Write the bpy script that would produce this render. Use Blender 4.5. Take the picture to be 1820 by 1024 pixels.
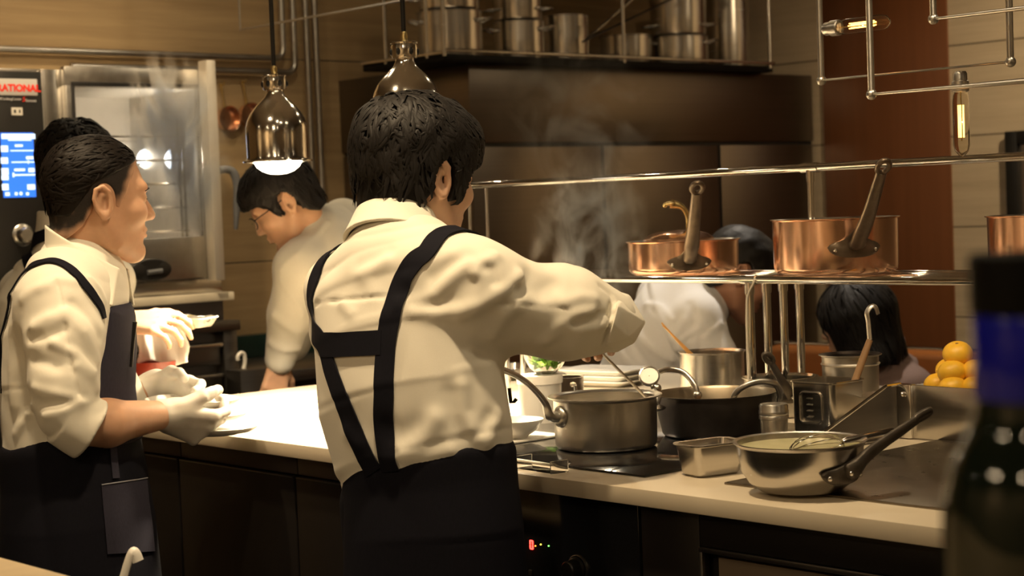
import bpy, bmesh, math, random
import numpy as np
from mathutils import Vector, Matrix
for o in list(bpy.data.objects): bpy.data.objects.remove(o)
SC = bpy.context.scene; COL = SC.collection
random.seed(7); RNG = np.random.default_rng(7)
PI = math.pi
# ------------------------------------------------------------ camera (solved from the vanishing lines)
F, ROLL, PITCH, YAW, CH = 3132.1, math.radians(-2.16525), math.radians(2.61864), math.radians(48.10408), 1.38
FWD = np.array([math.cos(YAW)*math.cos(PITCH), math.sin(YAW)*math.cos(PITCH), -math.sin(PITCH)])
_rt = np.array([math.sin(YAW), -math.cos(YAW), 0.0]); _up = np.cross(_rt, FWD)
RGT = math.cos(ROLL)*_rt + math.sin(ROLL)*_up
UPV = -math.sin(ROLL)*_rt + math.cos(ROLL)*_up
CAM = np.array([0, 0, CH])
cd = bpy.data.cameras.new('camera'); cam = bpy.data.objects.new('camera', cd); COL.objects.link(cam)
cd.sensor_fit = 'HORIZONTAL'; cd.sensor_width = 36; cd.lens = F/1820*36
cd.clip_start = .05; cd.clip_end = 60
cam.matrix_world = Matrix(((RGT[0], UPV[0], -FWD[0], 0), (RGT[1], UPV[1], -FWD[1], 0), (RGT[2], UPV[2], -FWD[2], CH), (0, 0, 0, 1)))
cd.dof.use_dof = True; cd.dof.focus_distance = 3.05; cd.dof.aperture_fstop = 7.0
SC.camera = cam
# world, exposure
w = bpy.data.worlds.new('world'); SC.world = w; w.use_nodes = True
w.node_tree.nodes['Background'].inputs[0].default_value = (1.0, .78, .5, 1)
w.node_tree.nodes['Background'].inputs[1].default_value = .012
vs = SC.view_settings; vs.view_transform = 'Standard'; vs.look = 'None'; vs.exposure = 0.0; vs.gamma = 1.0; vs.use_curve_mapping = False
WARM = (1.0, .74, .44)
def light(name, kind, loc, energy, target=None, color=WARM, size=.1, angle=None, blend=.6):
    l = bpy.data.lights.new(name, kind); l.energy = energy; l.color = color
    if kind == 'AREA': l.shape = 'DISK'; l.size = size
    else: l.shadow_soft_size = size
    if kind == 'SPOT': l.spot_size = math.radians(angle); l.spot_blend = blend
    o = bpy.data.objects.new(name, l); COL.objects.link(o); o.location = loc
    if target is not None:
        d = Vector(target)-Vector(loc); o.rotation_euler = d.to_track_quat('-Z', 'Y').to_euler()
    return o
A_ = lambda l: (l[0], l[1], l[2]-.03)
# unseen ceiling downlights, many added only for fill and reflections (their fixtures are built with the ceiling): dining side, aisle, kitchen, range, guests
DOWN = [((1.55, 2.0, 2.735), (1.78, 2.25, 1.1), 112, 80, WARM), ((1.35, 2.95, 2.735), (1.62, 3.1, 1.1), 92, 80, WARM), ((-.5, .55, 2.735), (1.4, 1.9, 1.0), 20, 80, WARM), ((.15, -.2, 2.735), (.9, .8, .9), 12, 70, WARM),
        ((2.4, 4.2, 2.735), (2.95, 5.25, 1.25), 125, 70, WARM), ((2.9, 5.1, 2.735), (2.9, 5.9, 2.0), 14, 110, WARM), ((3.6, 5.0, 2.735), (3.65, 5.3, 1.0), 24, 58, WARM), ((4.25, 3.5, 2.735), (3.9, 3.4, 1.0), 110, 80, (1, .87, .72)), ((5.4, 2.7, 2.735), (6.35, 3.7, 1.3), 118, 105, WARM),
        ((2.7, 1.2, 2.735), (2.5, 1.8, .92), 17, 70, WARM), ((3.9, 4.0, 2.735), (4.8, 4.99, 1.5), 30, 46, WARM), ((1.85, 1.5, 2.735), (2.95, 2.35, 1.25), 85, 42, WARM),
        ((-1.63, 1.74, 2.735), (-1.55, 1.7, 0), 110, 144, WARM), ((-1.53, 2.07, 2.735), (-1.45, 2.07, 0), 80, 144, WARM), ((-1.53, .12, 2.735), (-1.45, .12, 0), 70, 144, WARM), ((2.2, -1.6, 2.735), (2.3, -2.2, 1.4), 60, 110, WARM), ((-1.55, 4.4, 2.735), (-2.2, 4.4, 1.4), 60, 100, WARM), ((5.0, -1.6, 2.735), (5.0, -2.2, 1.4), 50, 100, WARM)]
for loc_, tgt_, en_, an_, co_ in DOWN: light('unseen_downlight', 'SPOT', A_(loc_), en_, tgt_, color=co_, size=.05, angle=an_, blend=.9)
# ------------------------------------------------------------ pixel -> point helpers (photo frame 1820 x 1024)
def ray(x, y): return FWD + RGT*((x-910)/F) - UPV*((y-512)/F)
def atD(x, y, t): return CAM + ray(x, y)*t
def atX(x, y, v): d = ray(x, y); return CAM + d*(v/d[0])
def atY(x, y, v): d = ray(x, y); return CAM + d*(v/d[1])
def atZ(x, y, v): d = ray(x, y); return CAM + d*((v-CH)/d[2])
A3 = lambda *v: np.array(v, float)
def unit(v): v = np.asarray(v, float); return v/np.linalg.norm(v)
# ------------------------------------------------------------ materials
MATS = {}
def nodes_of(name):
    m = bpy.data.materials.new(name); m.use_nodes = True; nt = m.node_tree
    return m, nt, nt.nodes['Principled BSDF']
def setp(b, col=None, rough=None, metal=None, **k):
    if col is not None: b.inputs['Base Color'].default_value = (*col, 1)
    if rough is not None: b.inputs['Roughness'].default_value = rough
    if metal is not None: b.inputs['Metallic'].default_value = metal
    for n, v in k.items(): b.inputs[n.replace('_', ' ')].default_value = v
def nd(nt, t, **k):
    n = nt.nodes.new(t)
    for a, v in k.items():
        if a[0] == 'i' and a[1:].isdigit(): n.inputs[int(a[1:])].default_value = v
        else: setattr(n, a, v)
    return n
def mat(name, col, rough=.5, metal=0., var=.12, nscale=(8, 8, 8), detail=4, bump=0., rvar=0., bdist=.002, spec=None, sheen=0., trans=0., sss=0., coord='Object', col2=None, coat=0.):
    """principled surface whose colour, gloss and relief vary with a stretched procedural noise"""
    if name in MATS: return MATS[name]
    m, nt, b = nodes_of(name); setp(b, col, rough, metal)
    tc = nd(nt, 'ShaderNodeTexCoord'); mp = nd(nt, 'ShaderNodeMapping'); mp.inputs['Scale'].default_value = nscale
    nt.links.new(tc.outputs[coord], mp.inputs[0])
    no = nd(nt, 'ShaderNodeTexNoise'); no.inputs['Scale'].default_value = 1; no.inputs['Detail'].default_value = detail
    nt.links.new(mp.outputs[0], no.inputs[0])
    if var or col2:
        mx = nd(nt, 'ShaderNodeMix', data_type='RGBA'); c2 = col2 or tuple(c*(1-2*var) for c in col); c1 = col if col2 else tuple(min(1, c*(1+var)) for c in col)
        mx.inputs['A'].default_value = (*c2, 1); mx.inputs['B'].default_value = (*c1, 1)
        nt.links.new(no.outputs[0], mx.inputs['Factor']); nt.links.new(mx.outputs['Result'], b.inputs['Base Color'])
    if rvar:
        r = nd(nt, 'ShaderNodeMapRange'); r.inputs[3].default_value = rough-rvar; r.inputs[4].default_value = rough+rvar
        nt.links.new(no.outputs[0], r.inputs[0]); nt.links.new(r.outputs[0], b.inputs['Roughness'])
    if bump:
        bp = nd(nt, 'ShaderNodeBump'); bp.inputs['Strength'].default_value = bump; bp.inputs['Distance'].default_value = bdist
        nt.links.new(no.outputs[0], bp.inputs['Height']); nt.links.new(bp.outputs[0], b.inputs['Normal'])
    if spec is not None: b.inputs['Specular IOR Level'].default_value = spec
    if sheen: b.inputs['Sheen Weight'].default_value = sheen
    if trans: b.inputs['Transmission Weight'].default_value = trans
    if sss: b.inputs['Subsurface Weight'].default_value = sss; b.inputs['Subsurface Radius'].default_value = (.012, .005, .003); b.inputs['Subsurface Scale'].default_value = 1
    if coat: b.inputs['Coat Weight'].default_value = coat; b.inputs['Coat Roughness'].default_value = .1
    MATS[name] = m; return m
def emis(name, col, strength):
    m, nt, b = nodes_of(name); setp(b, (0.02, .02, .02), .4)
    b.inputs['Emission Color'].default_value = (*col, 1); b.inputs['Emission Strength'].default_value = strength; return m
def glass(name, col=(1, 1, 1), rough=.02, ior=1.45):
    m, nt, b = nodes_of(name); setp(b, col, rough); b.inputs['Transmission Weight'].default_value = 1; b.inputs['IOR'].default_value = ior; return m
STEEL = mat('brushed steel', (.62, .59, .54), .25, 1, .06, (3, 3, 180), 3, 0, .05)
STEELH = mat('worn steel', (.55, .53, .49), .33, 1, .1, (40, 40, 40), 6, .03, .08, bdist=.0004)
GRIDM = mat('seasoned griddle steel', (.25, .215, .17), .30, 1, .12, (30, 30, 30), 5, .03, .08, bdist=.0004)
SHINY = mat('polished steel', (.72, .70, .66), .14, 1, .04, (20, 20, 20), 3, 0, .04)
SHADE = mat('lamp chrome', (.90, .87, .80), .13, 1, .02)
CHROME = mat('chrome', (.82, .80, .76), .06, 1, .02)
HOODM = mat('dark brushed sheet steel', (.225, .19, .155), .33, 1, .10, (1.2, 1.2, 160), 4, 0, .06)
BLACKPAN = mat('blackened pan steel', (.07, .06, .055), .38, .75, .35, (22, 22, 22), 5, .1, .1)
IRON = mat('cast iron handle', (.10, .085, .07), .42, .7, .25, (60, 60, 60), 5, .25, .08)
COPPER = mat('polished copper', (.96, .60, .42), .20, 1, .05, (14, 14, 3), 4, .03, .05)
TIN = mat('tin lining', (.62, .60, .56), .3, 1, .06)
BRASS = mat('brass', (.85, .66, .3), .25, 1, .1)
STONE = mat('travertine worktop', (.62, .545, .42), .32, 0, .08, (9, 2.5, 9), 7, .03, .06, col2=(.52, .45, .34))
DARKP = mat('black cabinet laminate', (.011, .009, .008), .38, 0, .2, (2, 2, 2), 3, 0, .05, spec=.3)
DARKB = mat('dark brown panel', (.05, .036, .028), .3, 0, .2, (3, 3, 30), 3)
BLACKGLASS = mat('black ceramic glass', (.012, .012, .013), .08, 0, .1, coat=.5)
RACKM = mat('black rack steel', (.005, .0045, .004), .5, 0, .1, spec=.12)
BLACKM = mat('matt black metal', (.012, .011, .010), .42, .2, .2)
GREYM = mat('dark grey steel', (.20, .19, .18), .36, 1, .1, (4, 4, 120), 3, 0, .06)
PLASTIC_G = mat('grey plastic', (.10, .105, .115), .38, 0, .1)
WHITEC = mat('white glazed ceramic', (.86, .84, .78), .2, 0, .02)
SHIRT = mat('white cotton', (.80, .765, .66), .85, 0, .025, (700, 700, 700), 2, .12, bdist=.0006, sheen=.15)
SHIRT2 = mat('bright white cotton', (.80, .80, .80), .85, 0, .025, (700, 700, 700), 2, .12, bdist=.0006, sheen=.15)
NAVY = mat('navy apron twill', (.0085, .0085, .014), .82, 0, .2, (500, 500, 120), 2, .15, bdist=.0008, spec=.12)
NAVYL = mat('faded navy twill', (.036, .034, .052), .85, 0, .15, (500, 500, 120), 2, .15, bdist=.0008, spec=.15)
SKIN = mat('skin', (.62, .36, .225), .5, 0, .07, (60, 60, 60), 5, .08, bdist=.001, sss=.12)
SKIN2 = mat('fair skin', (.68, .43, .29), .5, 0, .06, (60, 60, 60), 5, .06, bdist=.001, sss=.12)
HAIR = mat('black hair', (.009, .007, .006), .58, 0, .35, (90, 90, 12), 4, .5, bdist=.003, spec=.3)
HAIRB = mat('brown black hair', (.009, .006, .0045), .55, 0, .35, (90, 90, 12), 4, .5, bdist=.003, spec=.2)
STUBBLE = mat('cropped hair', (.016, .010, .007), .7, 0, .4, (260, 260, 260), 4, .5, bdist=.0015)
_nt = STUBBLE.node_tree; _b = _nt.nodes['Principled BSDF']; _at = nd(_nt, 'ShaderNodeAttribute', attribute_name='hair_cover'); _mx = nd(_nt, 'ShaderNodeMix', data_type='RGBA')
_mx.inputs['A'].default_value = (.60, .345, .215, 1); _nt.links.new(_at.outputs['Fac'], _mx.inputs['Factor']); _nt.links.new(_b.inputs['Base Color'].links[0].from_socket, _mx.inputs['B']); _nt.links.new(_mx.outputs['Result'], _b.inputs['Base Color'])
GLOVE = mat('thin white glove', (.78, .74, .66), .5, 0, .05, (50, 50, 50), 4, .2, bdist=.002, sss=.05)
MAUVE = mat('mauve jersey', (.23, .155, .135), .9, 0, .08, (300, 300, 300), 2, .1)
ORANGEL = mat('orange leather', (.42, .16, .05), .38, 0, .08, (30, 30, 30), 4, .06)
BAMBOO = mat('bamboo', (.62, .33, .10), .45, 0, .1, (40, 40, 4))
WOODH = mat('worn wood', (.26, .15, .07), .55, 0, .2, (30, 30, 5))
CITRUS = mat('yellow citrus peel', (.86, .50, .035), .42, 0, .07, (90, 90, 90), 3, .25, bdist=.001, sss=.08)
LEAFM = mat('green leaves', (.10, .30, .02), .5, 0, .3, (60, 60, 60), 4, .1, col2=(.30, .48, .06))
CLEAR = glass('clear plastic', (.97, .97, .95), .05, 1.2)
GLASSM = glass('clear glass', (1, 1, .98), .01, 1.45)
BULBGLASS = glass('clear bulb glass', (1, .97, .9), .0, 1.12)
# ------------------------------------------------------------ mesh helpers
class MB:
    def __init__(s): s.v = []; s.f = []
    def add(s, v, f):
        n = len(s.v); s.v += [tuple(map(float, p)) for p in v]; s.f += [tuple(i+n for i in q) for q in f]; return s
    def lathe(s, prof, c=(0, 0, 0), seg=48, R=None, cap0=False, cap1=False):
        c = np.asarray(c, float); V = []; Fc = []
        n = len(prof)
        for r, z in prof:
            for k in range(seg):
                a = 2*PI*k/seg; p = np.array([r*math.cos(a), r*math.sin(a), z])
                V.append(c + (R@p if R is not None else p))
        for i in range(n-1):
            for k in range(seg):
                k2 = (k+1) % seg; Fc.append((i*seg+k, i*seg+k2, (i+1)*seg+k2, (i+1)*seg+k))
        if cap0: Fc.append(tuple(range(seg-1, -1, -1)))
        if cap1: Fc.append(tuple((n-1)*seg+k for k in range(seg)))
        return s.add(V, Fc)
    def tube(s, pts, r, seg=12, cap=True, flat=1.0, up=None):
        pts = [np.asarray(p, float) for p in pts]; n = len(pts)
        rr = r if hasattr(r, '__len__') else [r]*n
        V = []; Fc = []; prev = None
        for i in range(n):
            t = pts[min(i+1, n-1)]-pts[max(i-1, 0)]; t = t/(np.linalg.norm(t)+1e-12)
            if prev is None:
                a = np.asarray(up, float) if up is not None else (np.array([0, 0, 1.]) if abs(t[2]) < .9 else np.array([1., 0, 0]))
            else: a = prev
            a = a - t*(a@t); a /= np.linalg.norm(a)+1e-12; b = np.cross(t, a); prev = a
            for k in range(seg):
                q = 2*PI*k/seg; V.append(pts[i]+(a*math.cos(q)*flat+b*math.sin(q))*rr[i])
        for i in range(n-1):
            for k in range(seg):
                k2 = (k+1) % seg; Fc.append((i*seg+k, i*seg+k2, (i+1)*seg+k2, (i+1)*seg+k))
        if cap: Fc.append(tuple(range(seg-1, -1, -1))); Fc.append(tuple((n-1)*seg+k for k in range(seg)))
        return s.add(V, Fc)
    def box(s, lo, hi, bev=.0, R=None, c=None, seg=2):
        lo = np.asarray(lo, float); hi = np.asarray(hi, float)
        bm = bmesh.new(); bmesh.ops.create_cube(bm, size=1)
        for v in bm.verts: v.co = Vector(((lo+hi)/2 + np.array(v.co)*(hi-lo)))
        if bev: bmesh.ops.bevel(bm, geom=list(bm.edges), offset=bev, segments=seg, affect='EDGES', profile=.5)
        bm.verts.index_update()
        V = [np.array(v.co) for v in bm.verts]; Fc = [tuple(v.index for v in f.verts) for f in bm.faces]; bm.free()
        if R is not None: V = [R@p + (c if c is not None else 0) for p in V]
        elif c is not None: V = [p+c for p in V]
        return s.add(V, Fc)
    def ball(s, c, r, seg=20, rings=12, R=None):
        r = np.array([r]*3 if not hasattr(r, '__len__') else r, float)
        prof = [(math.sin(PI*i/rings), -math.cos(PI*i/rings)) for i in range(rings+1)]
        prof[0] = (1e-4, -1); prof[-1] = (1e-4, 1)
        V0 = len(s.v); s.lathe(prof, (0, 0, 0), seg)
        for i in range(V0, len(s.v)):
            p = np.array(s.v[i])*r; p = R@p if R is not None else p; s.v[i] = tuple(p+np.asarray(c))
        return s
    def build(s, name, m, parent=None, smooth=True, auto=40):
        me = bpy.data.meshes.new(name); me.from_pydata(s.v, [], s.f); me.update()
        bm = bmesh.new(); bm.from_mesh(me); bmesh.ops.recalc_face_normals(bm, faces=bm.faces); 
        if smooth:
            for f in bm.faces: f.smooth = True
            lim = math.radians(auto)
            for e in bm.edges:
                if len(e.link_faces) == 2 and e.calc_face_angle(0) > lim: e.smooth = False
        bm.to_mesh(me); bm.free()
        me.materials.append(m)
        o = bpy.data.objects.new(name, me); COL.objects.link(o)
        if parent is not None: o.parent = parent; o.matrix_parent_inverse = Matrix.Translation(-Vector(world_loc(parent)))
        return o
def world_loc(o):
    v = Vector(o.location)
    while o.parent: 
        v = v + o.matrix_parent_inverse.translation; o = o.parent; v = v+Vector(o.location)
    return v
def empty(name, loc, label, cat, group=None):
    o = bpy.data.objects.new(name, None); COL.objects.link(o); o.location = tuple(map(float, loc)); o.empty_display_size = .05
    o['label'] = label; o['category'] = cat
    if group: o['group'] = group
    return o
def tag(o, label, cat, group=None, kind=None):
    o['label'] = label; o['category'] = cat
    if group: o['group'] = group
    if kind: o['kind'] = kind
    return o
def struct(o): o['kind'] = 'structure'; return o
def crom(pts, n=8):
    """Catmull-Rom through points"""
    P = [np.asarray(p, float) for p in pts]; P = [2*P[0]-P[1]]+P+[2*P[-1]-P[-2]]; out = []
    for i in range(1, len(P)-2):
        for k in range(n):
            t = k/n; a, b, c, d = P[i-1], P[i], P[i+1], P[i+2]
            out.append(.5*((2*b)+(-a+c)*t+(2*a-5*b+4*c-d)*t*t+(-a+3*b-3*c+d)*t**3))
    out.append(P[-2]); return out
def rotz(a): c, s = math.cos(a), math.sin(a); return np.array([[c, -s, 0], [s, c, 0], [0, 0, 1.]])
def basis(x, z):
    """rotation with columns x', y', z' from approximate x and exact z"""
    z = unit(z); x = np.asarray(x, float); x = unit(x-z*(x@z)); return np.stack([x, np.cross(z, x), z], 1)
# ============================================================ THE SETTING
YW, XW, YH, XH = 5.8, 6.35, 4.99, 4.30      # back wall, right wall, front and left side of the steel-clad block
def wall_mat(name, c1, c2, joints_z, seam_axis, seams, gscale):
    """stone cladding: long horizontal grain, thin joints at the given heights and seams"""
    m, nt, b = nodes_of(name); setp(b, c1, .55)
    tc = nd(nt, 'ShaderNodeTexCoord'); mp = nd(nt, 'ShaderNodeMapping'); mp.inputs['Scale'].default_value = gscale
    nt.links.new(tc.outputs['Object'], mp.inputs[0])
    no = nd(nt, 'ShaderNodeTexNoise'); no.inputs['Scale'].default_value = 1; no.inputs['Detail'].default_value = 7; no.inputs['Roughness'].default_value = .62; no.inputs['Distortion'].default_value = .4
    nt.links.new(mp.outputs[0], no.inputs[0])
    cr = nd(nt, 'ShaderNodeValToRGB'); cr.color_ramp.elements[0].position = .3; cr.color_ramp.elements[0].color = (*c2, 1); cr.color_ramp.elements[1].position = .7; cr.color_ramp.elements[1].color = (*c1, 1)
    nt.links.new(no.outputs[0], cr.inputs[0])
    sp = nd(nt, 'ShaderNodeSeparateXYZ'); nt.links.new(tc.outputs['Object'], sp.inputs[0])
    last = None
    for ax, vals in ((2, joints_z), (seam_axis, seams)):
        for v in vals:
            a = nd(nt, 'ShaderNodeMath', operation='SUBTRACT'); a.inputs[1].default_value = v; nt.links.new(sp.outputs[ax], a.inputs[0])
            ab = nd(nt, 'ShaderNodeMath', operation='ABSOLUTE'); nt.links.new(a.outputs[0], ab.inputs[0])
            lt = nd(nt, 'ShaderNodeMath', operation='LESS_THAN'); lt.inputs[1].default_value = .0028; nt.links.new(ab.outputs[0], lt.inputs[0])
            if last is None: last = lt
            else:
                mx = nd(nt, 'ShaderNodeMath', operation='MAXIMUM'); nt.links.new(last.outputs[0], mx.inputs[0]); nt.links.new(lt.outputs[0], mx.inputs[1]); last = mx
    m2 = nd(nt, 'ShaderNodeMix', data_type='RGBA'); m2.inputs['B'].default_value = (.06, .045, .03, 1)
    nt.links.new(last.outputs[0], m2.inputs['Factor']); nt.links.new(cr.outputs[0], m2.inputs['A']); nt.links.new(m2.outputs['Result'], b.inputs['Base Color'])
    return m
zb = [float(atY(*p, YW)[2]) for p in ((440, 466), (640, 110))] + [.45]
WALLB = wall_mat('stone back wall', (.43, .31, .165), (.30, .205, .105), zb + [zb[1]+ .62], 0, [], (1.4, 1.4, 26))
zr = [float(atX(*p, XW)[2]) for p in ((1750, 75), (1730, 242), (1720, 403))]
dz = (zr[0]-zr[2])/2
WALLR = wall_mat('stone right wall', (.56, .47, .34), (.44, .36, .25), [zr[2]+dz*k for k in range(-5, 6)], 1, [2.2, .9], (1.4, 1.4, 26))
WOODP = mat('reddish wood veneer panel', (.17, .062, .022), .4, 0, .12, (30, 30, 1.2), 6, .02, .05)
FLOORM = mat('dark tile floor', (.07, .06, .05), .4, 0, .2, (6, 6, 6), 4)
CEILM = mat('dim plaster ceiling', (.16, .13, .10), .8, 0, .05)
struct(MB().box((-2.2, -2.2, -.12), (XW+.2, YW+.2, 0)).build('floor', FLOORM, None, False))
struct(MB().box((-2.2, -2.2, 2.75), (XW+.2, YW+.2, 2.87)).build('ceiling', CEILM, None, False))
struct(MB().box((-2.2, YW, 0), (XW+.2, YW+.15, 2.75)).build('wall_back', WALLB, None, False))
struct(MB().box((XW, -2.2, 0), (XW+.15, YW, 2.75)).build('wall_right', WALLR, None, False))
struct(MB().box((-2.3, -2.2, 0), (-2.2, YW, 2.75)).build('wall_left', mat('warm plaster', (.42, .33, .22), .7, 0, .1, (2, 2, 2)), None, False))
struct(MB().box((-2.2, -2.3, 0), (XW, -2.2, 2.75)).build('wall_front', mat('warm plaster', (.42, .33, .22), .7), None, False))
DLE = emis('unseen downlight disc', (1, .8, .52), 700)  # glowing discs of the unseen downlights, added to glint in metal and bottle
for i, (l_, t_, e_, a_, c_) in enumerate(DOWN):
    fx = empty('unseen_downlight_fixture', (l_[0], l_[1], 2.75), 'small round unseen downlight added in the ceiling', 'light', 'unseen added ceiling downlights')
    MB().lathe([(.038, -.014), (.052, -.014), (.054, -.010), (.054, 0)], (l_[0], l_[1], 2.75), 32).build('ring', STEEL, fx); MB().lathe([(.001, -.006), (.020, -.006)], (l_[0], l_[1], 2.75), 24).build('lamp', DLE, fx); MB().lathe([(.020, -.004), (.038, -.012)], (l_[0], l_[1], 2.75), 24).build('baffle', BLACKM, fx)
# two pendant shades over the guests' side, seen only as reflections
# reddish wood panel set into the right wall
yl = float(atX(1466, 300, XW-.012)[1]); yr = float(atX(1689, 300, XW-.012)[1])
tr = MB().box((XW-.012, yr, 0), (XW, yl, 2.75), .002).build('trim_1', WOODP); struct(tr)
# black framed steel door / picture on the right wall
fr = empty('wall_picture', (XW, 3.0, 1.3), 'black framed steel panel on the pale stone wall at the right edge', 'picture')
ya = float(atX(1789, 300, XW-.03)[1]); zt = float(atX(1789, 234, XW-.03)[2]); zbm = float(atX(1789, 560, XW)[2])
fm = MB(); yb = ya-.75
for lo, hi in (((XW-.04, ya-.055, zbm), (XW-.001, ya, zt)), ((XW-.04, yb, zbm), (XW-.001, yb+.055, zt)), ((XW-.04, yb+.055, zt-.055), (XW-.001, ya-.055, zt)), ((XW-.04, yb+.055, zbm), (XW-.001, ya-.055, zbm+.055))): fm.box(lo, hi, .003)
fm.build('frame', BLACKM, fr); MB().box((XW-.02, yb+.055, zbm+.055), (XW-.002, ya-.055, zt-.055)).build('panel', STEEL, fr)
# ---- steel-clad extraction block over the range
hd = empty('extraction_hood', (XH, YH, 0), 'large brown-toned brushed steel extraction block behind the counter, carrying the pot rack', 'hood')
zs = float(atY(1074, 256, YH)[2]); ztop = float(atY(830, 113, YH)[2])
MB().box((XH, YH, zs+.008), (XW-.02, YW, ztop), .003).build('canopy', HOODM, hd)
MB().box((XH+.012, YH+.012, 0), (XW-.02, YW-.005, zs+.008)).build('recess', BLACKM, hd)
xs_ = [XH] + [float(atY(x, 350, YH)[0]) for x in (1074, 1281)] + [XW-.02]
for a, b in zip(xs_[:-1], xs_[1:]):
    MB().box((a+.009 if a > XH else a, YH, .05), (b-.009, YH+.02, zs-.008), .003).build('cladding_panel', HOODM, hd)
MB().box((XH, YH+.021, .05), (XH+.02, YW-.01, zs-.008), .003).build('cladding_panel', HOODM, hd)
# ---- pot rack on top of it
RX0, RX1, RY0, RY1 = float(atY(790, 100, 4.93)[0]), 5.99, 4.93, 5.42
RZ = float(atY(900, 99, 4.93)[2])
rk = empty('pot_rack', (RX0, RY0, RZ-.05), 'dark steel pot rack with upright rails on top of the extraction block', 'rack')
MB().box((RX0, RY0, ztop+.001), (RX1, RY1, RZ), .004).build('shelf', RACKM, rk)
MB().tube([(RX0, RY0-.006, RZ+.012), (RX1, RY0-.006, RZ+.012)], .007, 10).tube([(RX0-.006, RY0, RZ+.004), (RX0-.006, RY1, RZ+.004)], .006, 10).build('edge_rail', SHINY, rk)
RAILX = [RX0] + [float(atY(x, 60, RY0)[0]) for x in (1108, 1367)]
for x in RAILX: MB().tube([(x, RY0, RZ-.01), (x, RY0, 2.74)], .008, 10).build('upright', STEEL, rk)
for y in (float(atX(758, 60, RX0)[1]), float(atX(684, 60, RX0)[1])): MB().tube([(RX0, min(y, RY1), RZ-.01), (RX0, min(y, RY1), 2.74)], .008, 10).build('upright', STEEL, rk)
xq = float(atY(1326, 60, RY1)[0]); MB().tube([(xq, RY1, RZ-.01), (xq, RY1, 2.74)], .008, 10).build('upright', STEEL, rk)
# ---- pipes on the back wall
YP = YW-.03
def pipe(label, pts, r=.012):
    o = MB().tube(pts, r, 12).build('wall_pipe', STEELH); tag(o, label, 'pipe')
    return o
def bent(px_, ytop, hpts):
    """pipe: horizontal run at the wall then a bend upwards"""
    c = atY(*hpts[1], YP); a = atY(*hpts[0], YP); a = A3(a[0]-.6, YP, c[2]); c = A3(c[0], YP, c[2]); t = A3(c[0], YP, 2.74)
    b = .04; P = [a, c-A3(b, 0, 0)] + [c+A3(-b+b*math.sin(q), 0, b-b*math.cos(q)) for q in np.linspace(.2, PI/2, 6)] + [t]
    return P
pipe('upper bent steel pipe running along the back wall above the oven and up', bent(0, 0, ((0, 84), (504, 104))))
pipe('lower bent steel pipe along the back wall, its riser beside the first', bent(0, 0, ((380, 127), (525, 129))))
for (x0, x1, y1), lb in zip(((537, 557, 352), (554, 574, 372)), ('left one of two straight vertical steel pipes on the back wall', 'right one of two straight vertical steel pipes on the back wall')):
    q = atY(x1, y1, YP); p = A3(q[0], YP, q[2]); o = pipe(lb, [p, A3(q[0], YP, 2.74)], .012)
    MB().tube([p, p+A3(0, 0, .04)], .018, 12).tube([p+A3(0, 0, .03), p+A3(0, .028, .03)], .008, 8).build('pipe_cap', STEELH, o)
# thin hanging rod near the ceiling
q0 = atY(427, 53, 5.3); q1 = atX(690, 4, q0[0])
ro = MB().tube([A3(q0[0], 5.3, 2.74), A3(q0[0], 5.3, q0[2]), A3(q0[0], float(q1[1]), q0[2]), A3(q0[0], 4.1, q0[2])], .004, 8).build('hanging_rod', STEELH); tag(ro, 'thin bent metal rod hanging high before the back wall, over the pendant lamp', 'rod')
# copper saucepans on the back wall
for (x, y), lb in zip(((407, 211), (446, 205)), ('tiny copper saucepan hanging on the back wall beside the oven door', 'tiny copper saucepan hanging on the back wall, half behind the lamp')):
    c = atY(x, y, YW-.035); p0 = empty('hanging_saucepan', c, lb, 'saucepan', )
    R = basis((1, 0, 0), (0, -1, 0))
    prof = [(.001, 0), (.036, 0), (.044, .004), (.046, .035), (.049, .037), (.049, .039), (.045, .038), (.042, .006), (.001, .004)]
    MB().lathe(prof, c+A3(0, .03, 0), 32, R).build('pan', COPPER, p0)
    h = MB().tube([c+A3(-.004, .02, .045), c+A3(-.01, .022, .09), c+A3(-.015, .026, .135)], [.006, .004, .006], 8).build('handle', BRASS, p0)
    MB().tube([c+A3(-.015, .03, .13), c+A3(-.015, .0, .13), c+A3(-.015, -.002, .142)], .003, 8).build('hook', BRASS, h)

# ============================================================ ISLAND COUNTER
X0, YL, YR, ZC = 2.023, 3.905, .72, .92
XB = 3.46
o = MB().box((X0, YR, ZC-.028), (XB, YL, ZC), .0015).build('worktop', STONE); tag(o, 'long pale travertine worktop of the kitchen island', 'worktop')
XF = 2.055
def cab(y0, y1, label, kind):
    r = empty('base_cabinet', (XF, (y0+y1)/2, 0), label, 'cabinet', )
    MB().box((XF+.02, y0, .1), (2.7, y1, ZC-.03)).box((XF+.06, y0, 0), (2.7, y1, .1)).build('body', DARKP, r)
    return r
ys = [3.88, 3.427, 2.975, 2.74]
for i, lb in enumerate(('black cabinet under the left end of the counter, behind the left chef', 'black cabinet under the counter between the two nearest chefs', 'black cabinet partly hidden by the middle chef apron')):
    y1, y0 = ys[i], ys[i+1]
    r = cab(y0+.001, y1-.001, lb, 0)
    dr = MB().box((XF-.003, y0+.004, .12), (XF+.019, y1-.004, .846), .002).build('door', DARKP, r)
    MB().box((XF+.005, y0+.002, .850), (XF+.018, y1-.002, ZC-.03), .001).build('rail', DARKB, r)
    MB().box((XF-.0045, y0+.006, .8435), (XF+.012, y1-.006, .8465), .0005).build('edge_strip', GREYM, dr)
r = cab(2.0, 2.738, 'black induction control cabinet with glowing red digit behind the middle chef', 0)
MB().box((XF, 2.003, .12), (XF+.019, 2.735, ZC-.032), .002).build('control_panel', BLACKGLASS, r)
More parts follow.
